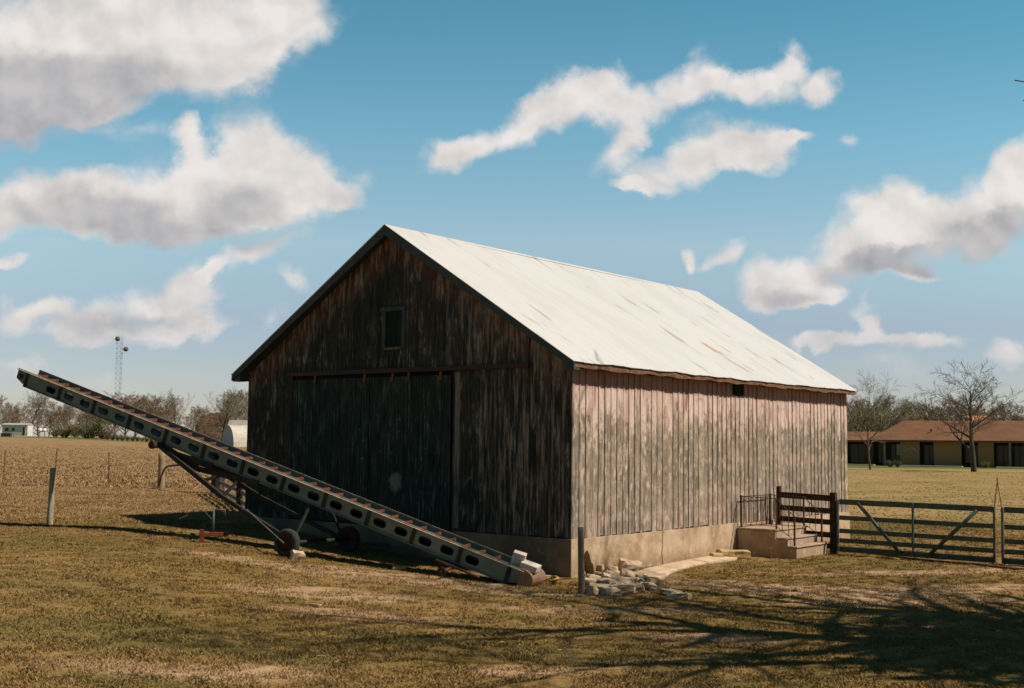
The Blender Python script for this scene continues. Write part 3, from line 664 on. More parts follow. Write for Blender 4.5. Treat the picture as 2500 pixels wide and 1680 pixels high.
def make_gate(p, q_, label):
    p = Vector(p); q_ = Vector(q_); L = (q_ - p).length; ang = math.atan2(q_.y - p.y, q_.x - p.x)
    o = empty('metal_gate', p, ang, label, 'gate', 'green metal farm gates'); o.rotation_euler = (0, -math.asin((q_.z - p.z) / L), ang)
    H = 1.06; zs = [H, .71, .42, .21, .02]
    for k, z in enumerate(zs):
        b = MB(); b.bar((.03, 0, z), (L - .03, 0, z), .03, .12 if k in (0, 4) else .10); b.build('gate_rail', m_gate, o, bevel=.008)
    for xx in (0, L / 2, L):
        b = MB(); b.bar((xx, -.022, -.03), (xx, -.022, H + .05), .10, .035) ; b.build('upright', m_gate, o, bevel=.01)
    for (a, c_) in (((L * .14, 1.05), (L * .42, .02)), ((L * .90, 1.02), (L * .60, .02))):
        b = MB(); b.tube([(a[0], -.055, a[1]), (c_[0], -.055, c_[1])], .04, 10); b.build('diagonal_brace', m_gate, o, smooth=True)
    return o
ga = loc(8.0, -1.62, .10); gb = loc(8.12, -4.95, .07)
make_gate(ga, gb, 'green metal farm gate with two diagonal braces standing closed next to brown fence')
gdir = (gb - ga).normalized()
gc_ = gb + gdir * .16; gd_ = gc_ + gdir * 3.3
make_gate(gc_, gd_, 'green metal farm gate cut by the right edge of the photo')
# wire tripod over the joint of the gates, drop rods
m_rust = simple('rust_wire', (.20, .11, .06), (.12, .06, .035), 20, .8)
tp = empty('gate_chain', gb + gdir * .08, 0, 'thin rusty chain and wire peaked over the joint of the two gates', 'chain')
gl_ = gdir
b = MB()
for s0 in (-1, 1):
    a = Vector((0, 0, 1.62)); c0 = Vector((gl_.x * s0 * .085, gl_.y * s0 * .085, 1.0))
    pts = [a.lerp(c0, t) + Vector((.006 * math.sin(t * 40), 0, 0)) for t in np.linspace(0, 1, 24)]
    b.tube(pts, .010, 5)
b.tube([(0, 0, 1.60), (0, 0, 1.72)], .012, 5); b.tube([(gl_.x * -.085, gl_.y * -.085, 1.0), (gl_.x * -.06, gl_.y * -.06, .5), (0, 0, .45)], .009, 5)
b.build('chain_strand', m_rust, tp)
for q_ in (-.12, .1): b = MB(); b.tube([(gl_.x * q_, gl_.y * q_, .1), (gl_.x * q_, gl_.y * q_, -.12)], .012, 6); b.build('drop_rod', m_rust, tp)
# cable/hose lying on the ground in front of the gates
hz = [at(x, y) for x, y in ((2030, 1344), (2090, 1349), (2150, 1356), (2220, 1366), (2300, 1374), (2380, 1380), (2440, 1388), (2530, 1396))]
b = MB(); pts = []
for k in range(len(hz) - 1):
    for t in np.linspace(0, 1, 6, endpoint=False): pts.append(hz[k].lerp(hz[k + 1], t) + Vector((random.uniform(-.02, .02), random.uniform(-.04, .04), .02)))
b.tube(pts, .028, 6); tag(b.build('ground_cable', simple('dark_red_brown_hose', (.075, .035, .022), (.12, .06, .035), 6, .9), smooth=True), 'dark reddish brown cable lying on the grass in front of gates', 'cable')

# ------------------------------------------------------------------ broken concrete, stones
m_stone = NT('pale_limestone', .95, 0, .1); _o = m_stone.obj()
_c = m_stone.mix(m_stone.mapr(m_stone.noise(_o, 5, 4, .6), .35, .65), (.60, .46, .32), (.40, .28, .18)); m_stone.bump(m_stone.noise(_o, 12, 5, .65), .5, .02); m_stone = m_stone.out(_c)
m_stone2 = simple('yellow_stone', (.52, .37, .19), (.40, .27, .13), 5, .95, bump=.4)
def rock(name, p, sx, sy, sz, rz, mat, label, group=None, tilt=0, seed=0, cat='stone'):
    rg = random.Random(seed); b = MB()
    # a rough block: a cube cut into 3x3 panels with pushed points
    N = 3; vs = {}; V = []; Fs = []
    def vid(i, j, k):
        if (i, j, k) not in vs:
            p_ = Vector((i / N * 2 - 1, j / N * 2 - 1, k / N * 2 - 1)); q_ = p_.normalized() * 1.15; p_ = p_.lerp(q_, .38)
            p_ += Vector((rg.uniform(-1, 1), rg.uniform(-1, 1), rg.uniform(-1, 1))) * .14
            vs[(i, j, k)] = len(V); V.append((p_.x * sx / 2, p_.y * sy / 2, p_.z * sz / 2))
        return vs[(i, j, k)]
    for a in range(N):
        for c0 in range(N):
            for (f, fl) in ((lambda u, w: (u, w, 0), 1), (lambda u, w: (u, w, N), 0), (lambda u, w: (u, 0, w), 0), (lambda u, w: (u, N, w), 1), (lambda u, w: (0, u, w), 1), (lambda u, w: (N, u, w), 0)):
                q_ = [vid(*f(a, c0)), vid(*f(a + 1, c0)), vid(*f(a + 1, c0 + 1)), vid(*f(a, c0 + 1))]
                Fs.append(q_[::-1] if fl else q_)
    b.add(V, Fs); o = b.build(name, mat); o.location = (p[0], p[1], p[2] + sz * .36); o.rotation_euler = (tilt, tilt * .6, rz)
    return tag(o, label, cat, group)
# (px, py of the foot, width, depth, height, turn, tilt)
GL = 'pale broken stones heaped at the sunny barn corner'
HEAP = [(1452, 1400, .30, .2, .16, .4, .3), (1470, 1392, .26, .2, .14, 1, .5), (1500, 1402, .34, .16, .12, -.5, .4), (1515, 1386, .22, .2, .16, .2, .2), (1497, 1415, .40, .14, .10, -.7, .5), (1530, 1410, .3, .2, .14, .1, .3),
        (1463, 1425, .5, .18, .12, -.6, .35), (1490, 1432, .46, .2, .12, -.5, .3), (1520, 1428, .45, .2, .10, -.4, .45), (1545, 1418, .35, .2, .12, .2, .2), (1462, 1448, .42, .26, .16, -.3, .15), (1490, 1453, .34, .24, .14, .5, .1),
        (1520, 1449, .50, .24, .15, .1, .05), (1548, 1444, .34, .22, .14, .3, .2), (1570, 1436, .16, .14, .1, 0, .2), (1590, 1440, .2, .15, .1, .7, 0), (1478, 1380, .34, .16, .1, .5, .5), (1512, 1374, .40, .16, .12, .5, .45), (1440, 1440, .26, .2, .14, 0, 0), (1505, 1440, .3, .12, .09, 1.2, .4)]
_rg = random.Random(3); m_stone3 = simple('pinkish_stone', (.52, .37, .26), (.36, .24, .16), 7, .95, bump=.5); m_stone4 = simple('grey_tan_stone', (.46, .38, .29), (.28, .22, .16), 7, .95, bump=.5)
for _ in range(46):
    px = _rg.uniform(1440, 1585); lo_ = 1456 - max(0, (px - 1530)) * .35; hi_ = 1392 + abs(px - 1500) * .28
    HEAP.append((px, _rg.uniform(hi_, lo_), _rg.uniform(.10, .24), _rg.uniform(.08, .16), _rg.uniform(.06, .13), _rg.uniform(-3, 3), _rg.uniform(-.5, .5)))
for k, (px, py, a, b0, h_, rz, tl) in enumerate(HEAP):
    a *= .82; b0 *= .85
    p = at(px, py); tl = tl * 1.5 + _rg.uniform(-.35, .35); p.z += (_rg.random() ** 2) * .10 if k % 3 == 0 else 0
    rock('broken_stone', p, a, b0, h_, rz, (m_stone, m_stone3, m_stone, m_stone4)[k % 4], 'pale broken stone in the heap at the barn corner beside the wooden post', GL, tl, k)
p = at(1540, 1400); rock('boulder', p, .42, .34, .26, .3, m_stone, 'large bright white stone on top of the heap against the foundation', None, .25, 50)
p = at(1598, 1434); rock('boulder', p, .28, .24, .18, .3, m_stone2, 'yellowish round stone at the right end of the rubble heap', None, .1, 51)
p = at(1580, 1437); rock('boulder', p, .16, .14, .10, .8, m_stone, 'small pinkish stone beside the yellowish round one', None, .1, 52)
p = at(1640, 1452); rock('flat_rock', p, .34, .30, .09, .9, m_stone, 'flat pale rock half sunk in the grass, left of a split pair', None, .12, 53)
p = at(1658, 1462); rock('flat_rock', p, .36, .26, .10, -.3, m_stone, 'flat pale rock half sunk in the grass, right of a split pair', None, -.12, 54)
p = at(1750, 1367); rock('boulder', p, .26, .22, .16, .4, m_stone2, 'small rough stone at the left end of the row by the steps', None, .1, 60)
p = at(1770, 1364); rock('boulder', p, .36, .30, .22, .2, m_stone2, 'middle stone of the row by the concrete steps', None, .1, 61)
p = at(1803, 1363); rock('boulder', p, .52, .30, .19, .0, m_stone2, 'long flat topped stone lying beside the concrete steps', None, .03, 62)
p = at(1870, 1356); rock('flat_rock', p, .30, .16, .06, .0, m_stone, 'flat white stone in front of the concrete stair block', None, 0, 63)
p = at(1943, 1361); rock('flat_rock', p, .14, .12, .06, .4, m_stone, 'small white stone at the front corner of the steps', None, 0, 64)
p = at(725, 1366); rock('wheel_chock', p, .24, .16, .17, .6, m_stone, 'pale stone block chocking the elevator wheel', None, .35, 65, 'block')
p = at(975, 1392); rock('flat_rock', p, .24, .16, .09, .2, m_stone2, 'low tan stone at the shadow edge below the elevator', None, 0, 66)
p = at(1387, 1486); rock('flat_rock', p, .10, .08, .05, .2, m_stone2, 'small lone tan stone in the grass below the wooden post', None, 0, 67)
p = at(1340, 1412); rock('flat_rock', p, .3, .10, .06, -.5, m_stone, 'pale splinter of stone in the shade by the foundation corner', None, 0, 68)
p = at(770, 1482); rock('flat_rock', p, .16, .06, .05, -.5, m_stone2, 'small tan chip of stone in the open grass below the elevator wheel', None, 0, 69)
p = at(1418, 1408); rock('broken_stone', p, .15, .13, .11, .3, m_stone, 'small rounded stone inside the hole in the foundation corner', None, 0, 70)
# broken apron along the foundation
ap = [at(*q_) for q_ in ((1535, 1412), (1575, 1398), (1640, 1383), (1700, 1371), (1760, 1361), (1800, 1359), (1800, 1368), (1740, 1376), (1690, 1385), (1640, 1400), (1622, 1414), (1600, 1422), (1560, 1424), (1520, 1424), (1500, 1430), (1512, 1420))]
b = MB(); n = len(ap)
V = [(q_.x, q_.y, q_.z - .08) for q_ in ap] + [(q_.x, q_.y, q_.z + (.075 if k < 5 or k > 10 else .04)) for k, q_ in enumerate(ap)]
b.add(V, [tuple(range(n - 1, -1, -1)), tuple(range(n, 2 * n))] + [(i, (i + 1) % n, (i + 1) % n + n, i + n) for i in range(n)])
tag(b.build('concrete_apron', simple('sandy_concrete', (.60, .46, .32), (.48, .34, .22), 2.5, .95, cc=(.68, .55, .42), bump=.5)), 'sandy broken concrete apron along the sunny foundation', 'concrete ledge')

# ------------------------------------------------------------------ posts and fence on the left
p = at(1421, 1450); fence_post('wooden_post', p, 1.06, .052, m_postg, 'grey brown wooden post in front of the barn corner', None, -.03)
m_pg = simple('lichened_grey_post', (.50, .42, .30), (.27, .22, .15), 7, .95, bump=.6, cc=(.50, .47, .38), stretch=(1, 1, .5))
p = at(120, 1281); fence_post('wooden_post', p, 1.16, .062, m_pg, 'grey lichened wooden post alone on the left of the yard', None, .03)
m_tp = simple('rusty_steel_post', (.085, .040, .025), (.15, .075, .045), 5, .8)
for (px, py, top, lean, lb) in ((8, 1168, 1098, .03, 'rusty steel fence post at the left edge of the photo'), (132, 1171, 1095, .07, 'rusty steel fence post behind the lichened wooden post'), (264, 1183, 1105, -.01, 'thin rusty steel fence post between the others and the braced corner post')):
    p = at(px, py); hgt = (py - top) / F * p.y
    o = empty('steel_fence_post', p, .2, lb, 'fence post', 'steel posts of the field fence')
    b = MB(); b.bar((0, 0, -.2), (lean, 0, hgt), .055, .012); b.bar((0, .012, -.2), (lean, .012, hgt), .012, .035); b.build('shaft', m_tp, o)
pc = at(392, 1193); fence_post('corner_post', pc, 1.27, .12, simple('tan_bleached_post', (.34, .26, .17), (.24, .18, .11), 6, .9, stretch=(1, 1, .3)), 'thick bleached corner post with a bent brace pipe')
pd = at(530, 1205)
pd2 = Vector((pd.x, pd.y, pd.z)); fence_post('gate_post', pd2, 1.22, .22, m_brown, 'stout dark post at the end of the brace pipe', None)
b = MB(); zt = pc.z + (1193 - 1138) / F * pc.y; ze = pd.z + 1.05
b.tube([(pc.x - .02, pc.y - .15, pc.z + .1), (pc.x + .06, pc.y - .16, pc.z + .45), (pc.x + .17, pc.y - .18, zt - .1), (pc.x + .30, pc.y - .2, zt), (pd.x, pd.y - .24, ze)], .035, 8)
tag(b.build('brace_pipe', m_tp, smooth=True), 'bent rusty brace pipe from the corner post to the stout dark post', 'pipe')
pe = Vector((-7.22, 31.9, 0)); pe.z = g(pe.x, pe.y); fence_post('gate_post', pe, 1.08, .075, m_brown, 'dark upright post close to the left side of the barn', None, 0, True)
rf = empty('rail_gate', pe, 0, 'grey wooden rail gate seen behind the elevator legs', 'gate')
m_railg = simple('grey_rails', (.16, .14, .11), (.10, .09, .07), 5, .9, stretch=(1, 1, 1))
dvec = (pd - pe); dv2 = Vector((-6.2, 28.6, g(-6.2, 28.6))) - pe
for z in (.16, .40, .64, .88):
    b = MB(); b.bar(Vector((0, .1, z)), Vector((dvec.x * .92, dvec.y * .92, z + dvec.z)), .03, .10); b.bar(Vector((0, .1, z)), Vector((dv2.x, dv2.y, z)), .03, .10); b.build('gate_rail', m_railg, rf)
b = MB(); b.bar(Vector((dvec.x * .88, dvec.y * .88, .0)), Vector((dvec.x * .88, dvec.y * .88, 1.1)), .09, .09); b.build('upright', m_railg, rf)

# planks lying in the shade by the gable
m_plk = simple('grey_planks', (.16, .14, .12), (.10, .085, .07), 4, .9, stretch=(.5, 3, 3), bump=.4)
for (a, b0, w_, lb) in (((805, 1322), (985, 1338), .16, 'upper grey plank lying in the shade in front of the sliding doors'), ((820, 1340), (1010, 1347), .13, 'lower grey plank lying in the shade in front of the sliding doors')):
    p = at(*a); q_ = at(*b0); b = MB(); b.bar(Vector((p.x, p.y, p.z + .10)), Vector((q_.x, q_.y, q_.z + .12)), w_, .07); tag(b.build('plank', m_plk, bevel=.008), lb, 'plank', 'planks in the shade')
# red iron hitch jack
m_hr = simple('faded_red_iron', (.20, .038, .02), (.13, .03, .018), 9, .7)
pj = at(503, 1326)
jk = empty('hitch_jack', pj, .35, 'faded red iron hitch jack standing in the barn shadow', 'hitch jack')
b = MB(); b.bar((-.09, 0, .16), (.40, 0, .16), .07, .07); b.build('beam', m_hr, jk, bevel=.008)
b = MB(); b.bar((-.08, -.01, -.02), (-.08, -.01, .25), .085, .075); b.box((-.16, -.08, -.02), (.0, .08, .02)); b.build('foot', m_hr, jk)
m_gi = simple('grey_iron', (.16, .15, .13), (.10, .09, .08), 9, .6)
b = MB(); b.tube([(.12, 0, .17), (.12, 0, .62)], .02, 8); b.tube([(.12, 0, .60), (.32, 0, .60), (.32, 0, .50)], .016, 8); b.build('crank', m_gi, jk, smooth=True)
b = MB(); b.tube([(.10, 0, .42), (-.05, 0, .58), (-.18, 0, .68), (-.32, 0, .67), (-.36, 0, .5), (-.5, 0, .44)], .006, 6); b.build('wire', m_gi, jk)

# ------------------------------------------------------------------ the elevator (bale conveyor)
Ft = Vector((.23, 20.15, .25)); Ht = Vector((-10.25, 24.67, 3.81))
EA = math.atan2(Ht.y - Ft.y, Ht.x - Ft.x); ES = math.asin((Ht.z - Ft.z) / (Ht - Ft).length); EL = (Ht - Ft).length
ez = g(Ft.x, Ft.y)
el = empty('farm_elevator', (Ft.x, Ft.y, ez), EA, 'long green grey bale elevator on two wheels leaning up past the barn gable', 'farm elevator')
# local: x forward (up the slope in plan), away from the camera is -y here (rotation puts +y towards the camera)
far = -1.0
def E(s, y, n):
    """point: s along the slope, y across (0 near rail, .56 far rail), n above the rail's top edge"""
    return Vector((s * math.cos(ES) - n * math.sin(ES), far * y, Ft.z - ez + s * math.sin(ES) + n * math.cos(ES)))
BW = .56; HR = .30; SEG = .952; K0 = EL - .3 * SEG
m_el = NT('faded_green_sheet', .6, .0, .35); _o = m_el.obj()
_c = m_el.mix(m_el.mapr(m_el.noise(_o, 2.2, 5, .6), .35, .65), (.130, .165, .138), (.185, .21, .175)); _c = m_el.mix(m_el.math('MULTIPLY', m_el.mapr(m_el.noise(_o, 7, 5, .7), .58, .70), .7), _c, (.20, .11, .065))
m_el = m_el.out(_c)
m_lip = simple('bare_worn_steel_edge', (.50, .42, .32), (.36, .27, .18), 6, .5, cc=(.25, .12, .07))
m_eld = simple('dark_elevator_iron', (.022, .022, .020), (.045, .036, .030), 6, .75)
m_trough = simple('dark_green_trough', (.022, .050, .058), (.035, .040, .042), 3, .6)
m_flt = simple('rust_red_flight', (.17, .062, .036), (.11, .045, .028), 9, .8)
def slab(mb, s0, s1, y0, y1, n0, n1, c=None):
    vs = [E(s, y, n) for s in (s0, s1) for (y, n) in ((y0, n0), (y1, n0), (y1, n1), (y0, n1))]
    mb.add(vs, [(0, 1, 2, 3), (7, 6, 5, 4), (0, 4, 5, 1), (1, 5, 6, 2), (2, 6, 7, 3), (3, 7, 4, 0)], c)
def web(mb, y0, y1):
    """side sheet with rounded slots punched through, two to a panel"""
    slab(mb, -.02, EL, y0, y1, -.085, -.006)                 # upper band
    slab(mb, .30, EL - .38, y0, y1, -HR, -.225)              # lower band
    k = K0; s = K0; edges = []
    while s > -.1:
        for (a, b0) in ((.13, .40), (.60, .87)):
            edges.append((s - b0 * SEG, s - a * SEG))
        s -= SEG
    edges = sorted(e for e in edges if e[0] > .45 and e[1] < EL - .7)
    cuts = [(.30, None)]
    prev = .30; ch = .045; zt, zb = -.085, -.225; zm1, zm2 = -.12, -.19
    for (a, b0) in edges + [(EL - .38 + ch, None)]:
        # solid piece between the previous slot and this one with chamfered ends
        l0 = prev; r0 = a
        polyL = [(l0 - (ch if prev != .30 else 0), zb), (r0 + ch if b0 else r0 - ch, zb), (r0, zm2) if b0 else (r0 - ch, zm2), (r0, zm1) if b0 else (r0 - ch, zm1), (r0 + ch if b0 else r0 - ch, zt), (l0 - (ch if prev != .30 else 0), zt), (l0, zm1), (l0, zm2)]
        n_ = len(polyL); vs = [E(s_, y0, q_) for s_, q_ in polyL] + [E(s_, y1, q_) for s_, q_ in polyL]
        mb.add(vs, [tuple(range(n_)), tuple(range(2 * n_ - 1, n_ - 1, -1))] + [(i, i + n_, (i + 1) % n_ + n_, (i + 1) % n_) for i in range(n_)])
        if b0: prev = b0
    # tapered head plate and foot plate
    for poly in ([(EL - .38, zt), (EL, zt), (EL, -.19), (EL - .30, -HR), (EL - .38, -HR)], [(-.02, zt), (.30, zt), (.30, -HR + .02), (.22, -.285), (-.02, -.20)]):
        n_ = len(poly); vs = [E(s_, y0, q_) for s_, q_ in poly] + [E(s_, y1, q_) for s_, q_ in poly]
        mb.add(vs, [tuple(range(n_)), tuple(range(2 * n_ - 1, n_ - 1, -1))] + [(i, i + n_, (i + 1) % n_ + n_, (i + 1) % n_) for i in range(n_)])
for (y0, lab) in ((0.0, 'near'), (BW, 'far')):
    b = MB(); web(b, y0, y0 + .006); b.build('side_panel', m_el, el)
    b = MB(); yo = -.045 if y0 == 0 else BW + .006; slab(b, -.02, EL, yo if y0 == 0 else yo, (0.0 if y0 == 0 else yo + .045), -.006, .004); slab(b, -.02, EL, y0 - .004 if y0 == 0 else y0 + .002, y0 + .012, -.003, .022)
    b.build('top_edge', m_lip, el)
    b = MB(); slab(b, .25, EL - .34, (-.03 if y0 == 0 else BW + .006), (0.0 if y0 == 0 else BW + .036), -HR - .004, -HR + .008); b.build('bottom_flange', m_el, el)
s = K0; 
while s > -.05:
    for y0 in (-.022, BW + .008):
        b = MB(); slab(b, s - .035, s + .035, y0, y0 + .02, -HR - .01, -.008); b.build('rib', m_eld, el)
    s -= SEG
b = MB(); slab(b, .0, EL - .05, .007, BW - .001, -.088, -.080); slab(b, .3, EL - .3, .03, BW - .02, -.262, -.252)
b.build('trough', m_trough, el)
s = .35
fl_i = 0
while s < EL - .15 and fl_i < 100:
    b = MB(); a = E(s, .03, -.042); c0 = E(s + .02, BW - .03, -.042); b.bar(a, c0, .03, .05); b.build('flight', m_flt, el); s += .305; fl_i += 1
b = MB(); b.tube([E(EL - .12, -.04, -.13), E(EL - .12, BW + .04, -.13)], .055, 12); b.build('head_roller', m_eld, el, smooth=True)
for y0 in (.16, .32):
    b = MB(); b.bar(E(.2, y0, -.07), E(EL - .1, y0, -.07), .018, .016); b.build('chain', m_flt, el)
# boot: a box with a rounded end
m_boot = simple('rust_tan_boot', (.36, .22, .14), (.27, .15, .09), 5, .7, cc=(.20, .09, .05), bump=.3)
b = MB(); prof = [(-.02, .03)] + [(-.02 - .20 * math.sin(t), -.12 + .15 * math.cos(t)) for t in np.linspace(.2, PI - .2, 9)] + [(-.02, -.27), (.04, -.27), (.04, .03)]
vs = [E(s_, -.01, n_) for s_, n_ in prof] + [E(s_, BW + .03, n_) for s_, n_ in prof]; n_ = len(prof)
b.add(vs, [tuple(range(n_)), tuple(range(2 * n_ - 1, n_ - 1, -1))] + [(i, i + n_, (i + 1) % n_ + n_, (i + 1) % n_) for i in range(n_)]); b.build('boot', m_boot, el)
# lower cross shaft with drive end near the foot
b = MB(); b.tube([E(1.2, -.55, -.40), E(1.2, .1, -.36), E(1.2, BW + .1, -.34)], .03, 8); b.tube([E(1.55, -.10, -.36), E(.62, -.30, -.30)], .022, 8); b.build('drive_shaft', m_flt, el, smooth=True)
b = MB(); b.lathe([(.001, 0), (.075, 0), (.075, .05), (.03, .05), (.001, .09)], E(1.2, -.5, -.40), (0, 1, 0), 14); b.build('pulley', m_eld, el)
# undercarriage
wz = .247
iv = (Matrix.Translation((Ft.x, Ft.y, ez)) @ Matrix.Rotation(EA, 4, 'Z')).inverted()
pw = at(700, 1360); hub = iv @ Vector((pw.x, pw.y, pw.z + wz)); dy = hub.y   # near wheel: +y side
hubf = Vector((hub.x, -BW - abs(dy), hub.z)); qw = Matrix.Translation((Ft.x, Ft.y, ez)) @ Matrix.Rotation(EA, 4, 'Z') @ hubf
hubf.z = (g(qw.x, qw.y) + wz) - ez
m_tyre = simple('old_tyre_rubber', (.028, .034, .030), (.05, .055, .048), 14, .85, bump=.3)
m_rim = simple('dark_red_rim', (.11, .022, .016), (.06, .02, .015), 8, .7)
for (h_, sg) in ((hub, 1), (hubf, -1)):
    wh = bpy.data.objects.new('wheel', None); COL.objects.link(wh); wh.parent = el; wh.location = h_
    b = MB(); b.lathe([(.150, -.06), (.175, -.075), (.21, -.07), (.238, -.052), (.248, -.022), (.248, .022), (.238, .052), (.21, .07), (.175, .075), (.150, .06)], (0, 0, 0), (0, 1, 0), 40)
    b.build('tyre', m_tyre, wh, smooth=True)
    b = MB(); b.lathe([(.001, .045 * sg), (.035, .05 * sg), (.04, .02 * sg), (.09, .0), (.115, .0), (.13, .035 * sg), (.152, .05 * sg), (.156, -.05 * sg), (.125, -.03 * sg), (.04, -.03 * sg), (.001, -.03 * sg)], (0, 0, 0), (0, 1, 0), 32); b.build('rim', m_rim, wh, smooth=True)
b = MB(); b.tube([(hub.x, hub.y, hub.z), (hubf.x, hubf.y, hubf.z)], .035, 10); b.build('axle', m_eld, el, smooth=True)
for (yy_, hb) in ((-.02, hub), (BW + .02, hubf)):
    sgn = 1 if hb is hub else -1
    inn = Vector((hb.x, hb.y - sgn * .16, hb.z)); top = E(7.95, yy_, -HR - .06)
    b = MB(); mid = top.lerp(inn, .50); mid.z -= .10
    b.bar(top, mid, .06, .085); b.bar(mid, inn, .055, .075); b.build('lift_arm', m_eld, el)
    b = MB(); b.bar(inn, E(4.3, yy_, -HR - .01), .03, .04); b.build('stay', m_eld, el)
    b = MB(); b.bar(E(7.9, yy_, -HR - .03), E(6.9, yy_, -HR - .20), .05, .10); b.bar(E(6.9, yy_, -HR - .20), E(5.5, yy_, -HR - .02), .05, .10); b.bar(E(7.5, yy_, -HR - .11), E(6.6, yy_, -HR - .05), .05, .12); b.build('truss', m_eld, el)
    b = MB(); b.bar(mid.lerp(top, .3), E(6.3, yy_, -HR - .1), .04, .06); b.build('strut', m_eld, el); b = MB(); b.bar(mid, E(5.9, yy_, -HR - .05), .04, .06); b.build('strut', m_eld, el)
b = MB(); b.tube([E(7.98, -.16, -HR - .07), E(7.98, BW + .1, -HR - .07)], .062, 14); b.build('pivot_shaft', m_eld, el, smooth=True)
b = MB(); b.lathe([(.001, 0), (.075, 0), (.075, .06), (.001, .06)], E(7.98, -.14, -HR - .07), (0, 1, 0), 16); b.build('pivot_knob', simple('rusty_knob', (.075, .028, .018), (.04, .02, .015), 9, .8), el)
b = MB(); q0 = hub + Vector((.0, .10, 0)); b.tube([q0, q0 + Vector((.75, .05, .55))], .011, 6); b.bar(q0 + Vector((.75, .05, .55)), q0 + Vector((.86, .05, .56)), .05, .03); b.build('lever', m_gi, el)

# two concrete blocks riding on the trough
def cblock(s, rz, tilt, size, label, n, end=False):
    b = MB(); L, w, h = size; t = .032
    b.box((-L / 2, -w / 2, 0), (-L / 2 + t, w / 2, h)); b.box((L / 2 - t, -w / 2, 0), (L / 2, w / 2, h)); b.box((-t / 2, -w / 2 + t, 0), (t / 2, w / 2 - t, h))
    b.box((-L / 2 + t, -w / 2, 0), (L / 2 - t, -w / 2 + t, h)); b.box((-L / 2 + t, w / 2 - t, 0), (L / 2 - t, w / 2, h))
    b.box((-L / 2 + t, -w / 2 + t, h - .03), (-t / 2, w / 2 - t, h - .002)); b.box((t / 2, -w / 2 + t, h - .03), (L / 2 - t, w / 2 - t, h - .002))
    o = b.build('concrete_block', m_blk, bevel=.006); tag(o, label, 'concrete block')
    Mx = Matrix.Translation((Ft.x, Ft.y, ez)) @ Matrix.Rotation(EA, 4, 'Z'); o.matrix_world = Matrix.Translation(Mx @ E(s, .22, n)) @ Matrix.Rotation(EA, 4, 'Z') @ Matrix.Rotation(-ES, 4, 'Y') @ Matrix.Rotation(rz, 4, 'Z') @ (Matrix.Rotation(-PI / 2, 4, 'Y') if end else Matrix.Rotation(tilt, 4, 'X'))
m_blk = simple('clean_cement_block', (.66, .60, .52), (.56, .50, .42), 5, .9, bump=.3)
cblock(.34, .30, 0, (.24, .24, .22), 'upper pale concrete block wedged between the elevator rails', .10, True)
cblock(-.02, .15, 0, (.30, .34, .10), 'lower pale concrete block lying flat on the foot of the elevator', .02)

# yellow rope and stakes
m_rope = simple('yellow_rope', (.55, .36, .10), (.40, .25, .07), 20, .9)
rp = [at(*q_) for q_ in ((1285, 1428), (1310, 1428), (1330, 1421), (1348, 1417), (1362, 1424), (1350, 1428), (1366, 1423), (1395, 1424), (1416, 1432))]
b = MB(); b.tube([q_ + Vector((0, 0, .07 + .02 * math.sin(k * 2.1))) for k, q_ in enumerate(rp)], [.010, .012, .014, .022, .026, .026, .018, .01, .01], 7)
tag(b.build('rope', m_rope, smooth=True), 'knotted yellow rope on the ground from elevator foot to wooden post', 'rope')

# ------------------------------------------------------------------ trees
def tree_mb(seed, h, spread=.5, trunk_frac=.3, lv=(9, 6, 5, 4), thick=.028, twig=.011, up=.35, droop=0.0, wob=.12, first=.0):
    rg = random.Random(seed); T = MB(); Cn = MB()
    def branch(p, d, L, r, lvl, mb):
        k = 5 if lvl < 2 else 3; pts = [p]; rad = [r]; dd = d.copy(); q_ = p.copy()
        for i in range(k):
            dd = (dd + Vector((rg.uniform(-1, 1), rg.uniform(-1, 1), rg.uniform(-1, 1) * .6 + up * .25 * (lvl > 0) - droop * (lvl > 2))) * wob).normalized()
            q_ = q_ + dd * L / k; pts.append(q_.copy()); rad.append(max(r * (1 - .8 * (i + 1) / k), twig * .5))
        mb.tube(pts, rad, 7 if lvl == 0 else 5 if lvl == 1 else 3, cap=False)
        if lvl >= len(lv): return
        nb = lv[lvl]
        for j in range(nb):
            t = (trunk_frac + (1 - trunk_frac) * (j + rg.random()) / nb) if lvl == 0 else (.25 + .75 * (j + rg.random()) / nb)
            t = min(t, .99); i = int(t * k); fr = t * k - i; bp = pts[i].lerp(pts[i + 1], fr); br = rad[i] * (1 - fr) + rad[i + 1] * fr
            ax = (pts[i + 1] - pts[i]).normalized(); ph = rg.random() * 2 * PI if lvl else (j * 2.4 + rg.uniform(-.4, .4))
            pr = ax.orthogonal().normalized(); pr = pr * math.cos(ph) + ax.cross(pr) * math.sin(ph)
            ang = (spread + .35 * (1 - t) if lvl == 0 else rg.uniform(.5, .95)); nd = (ax * math.cos(ang) + pr * math.sin(ang)); nd.z += up * .3; nd.normalize()
            ll = (L * rg.uniform(.42, .62) * (1.15 - .55 * t) if lvl == 0 else L * rg.uniform(.4, .62))
            branch(bp, nd, ll, max(br * (.72 if lvl == 0 else .64), twig), lvl + 1, T if lvl + 1 < 2 else Cn)
    branch(Vector((0, 0, -.15)), Vector((0, 0, 1)), h * .95, h * thick, 0, T)
    return T, Cn
def fit(tb, h):
    zt = max(p[2] for m_ in tb for p in m_.v); k_ = h / zt
    for m_ in tb: m_.v = [(p[0] * k_, p[1] * k_, p[2] * k_) for p in m_.v]
    return tb
def make_tree(name, loc_, rz, tb, mt, mc, label, cat='tree', group=None):
    o = empty(name, loc_, rz, label, cat, group); tb[0].build('trunk', mt, o, smooth=True); tb[1].build('crown', mc, o); return o
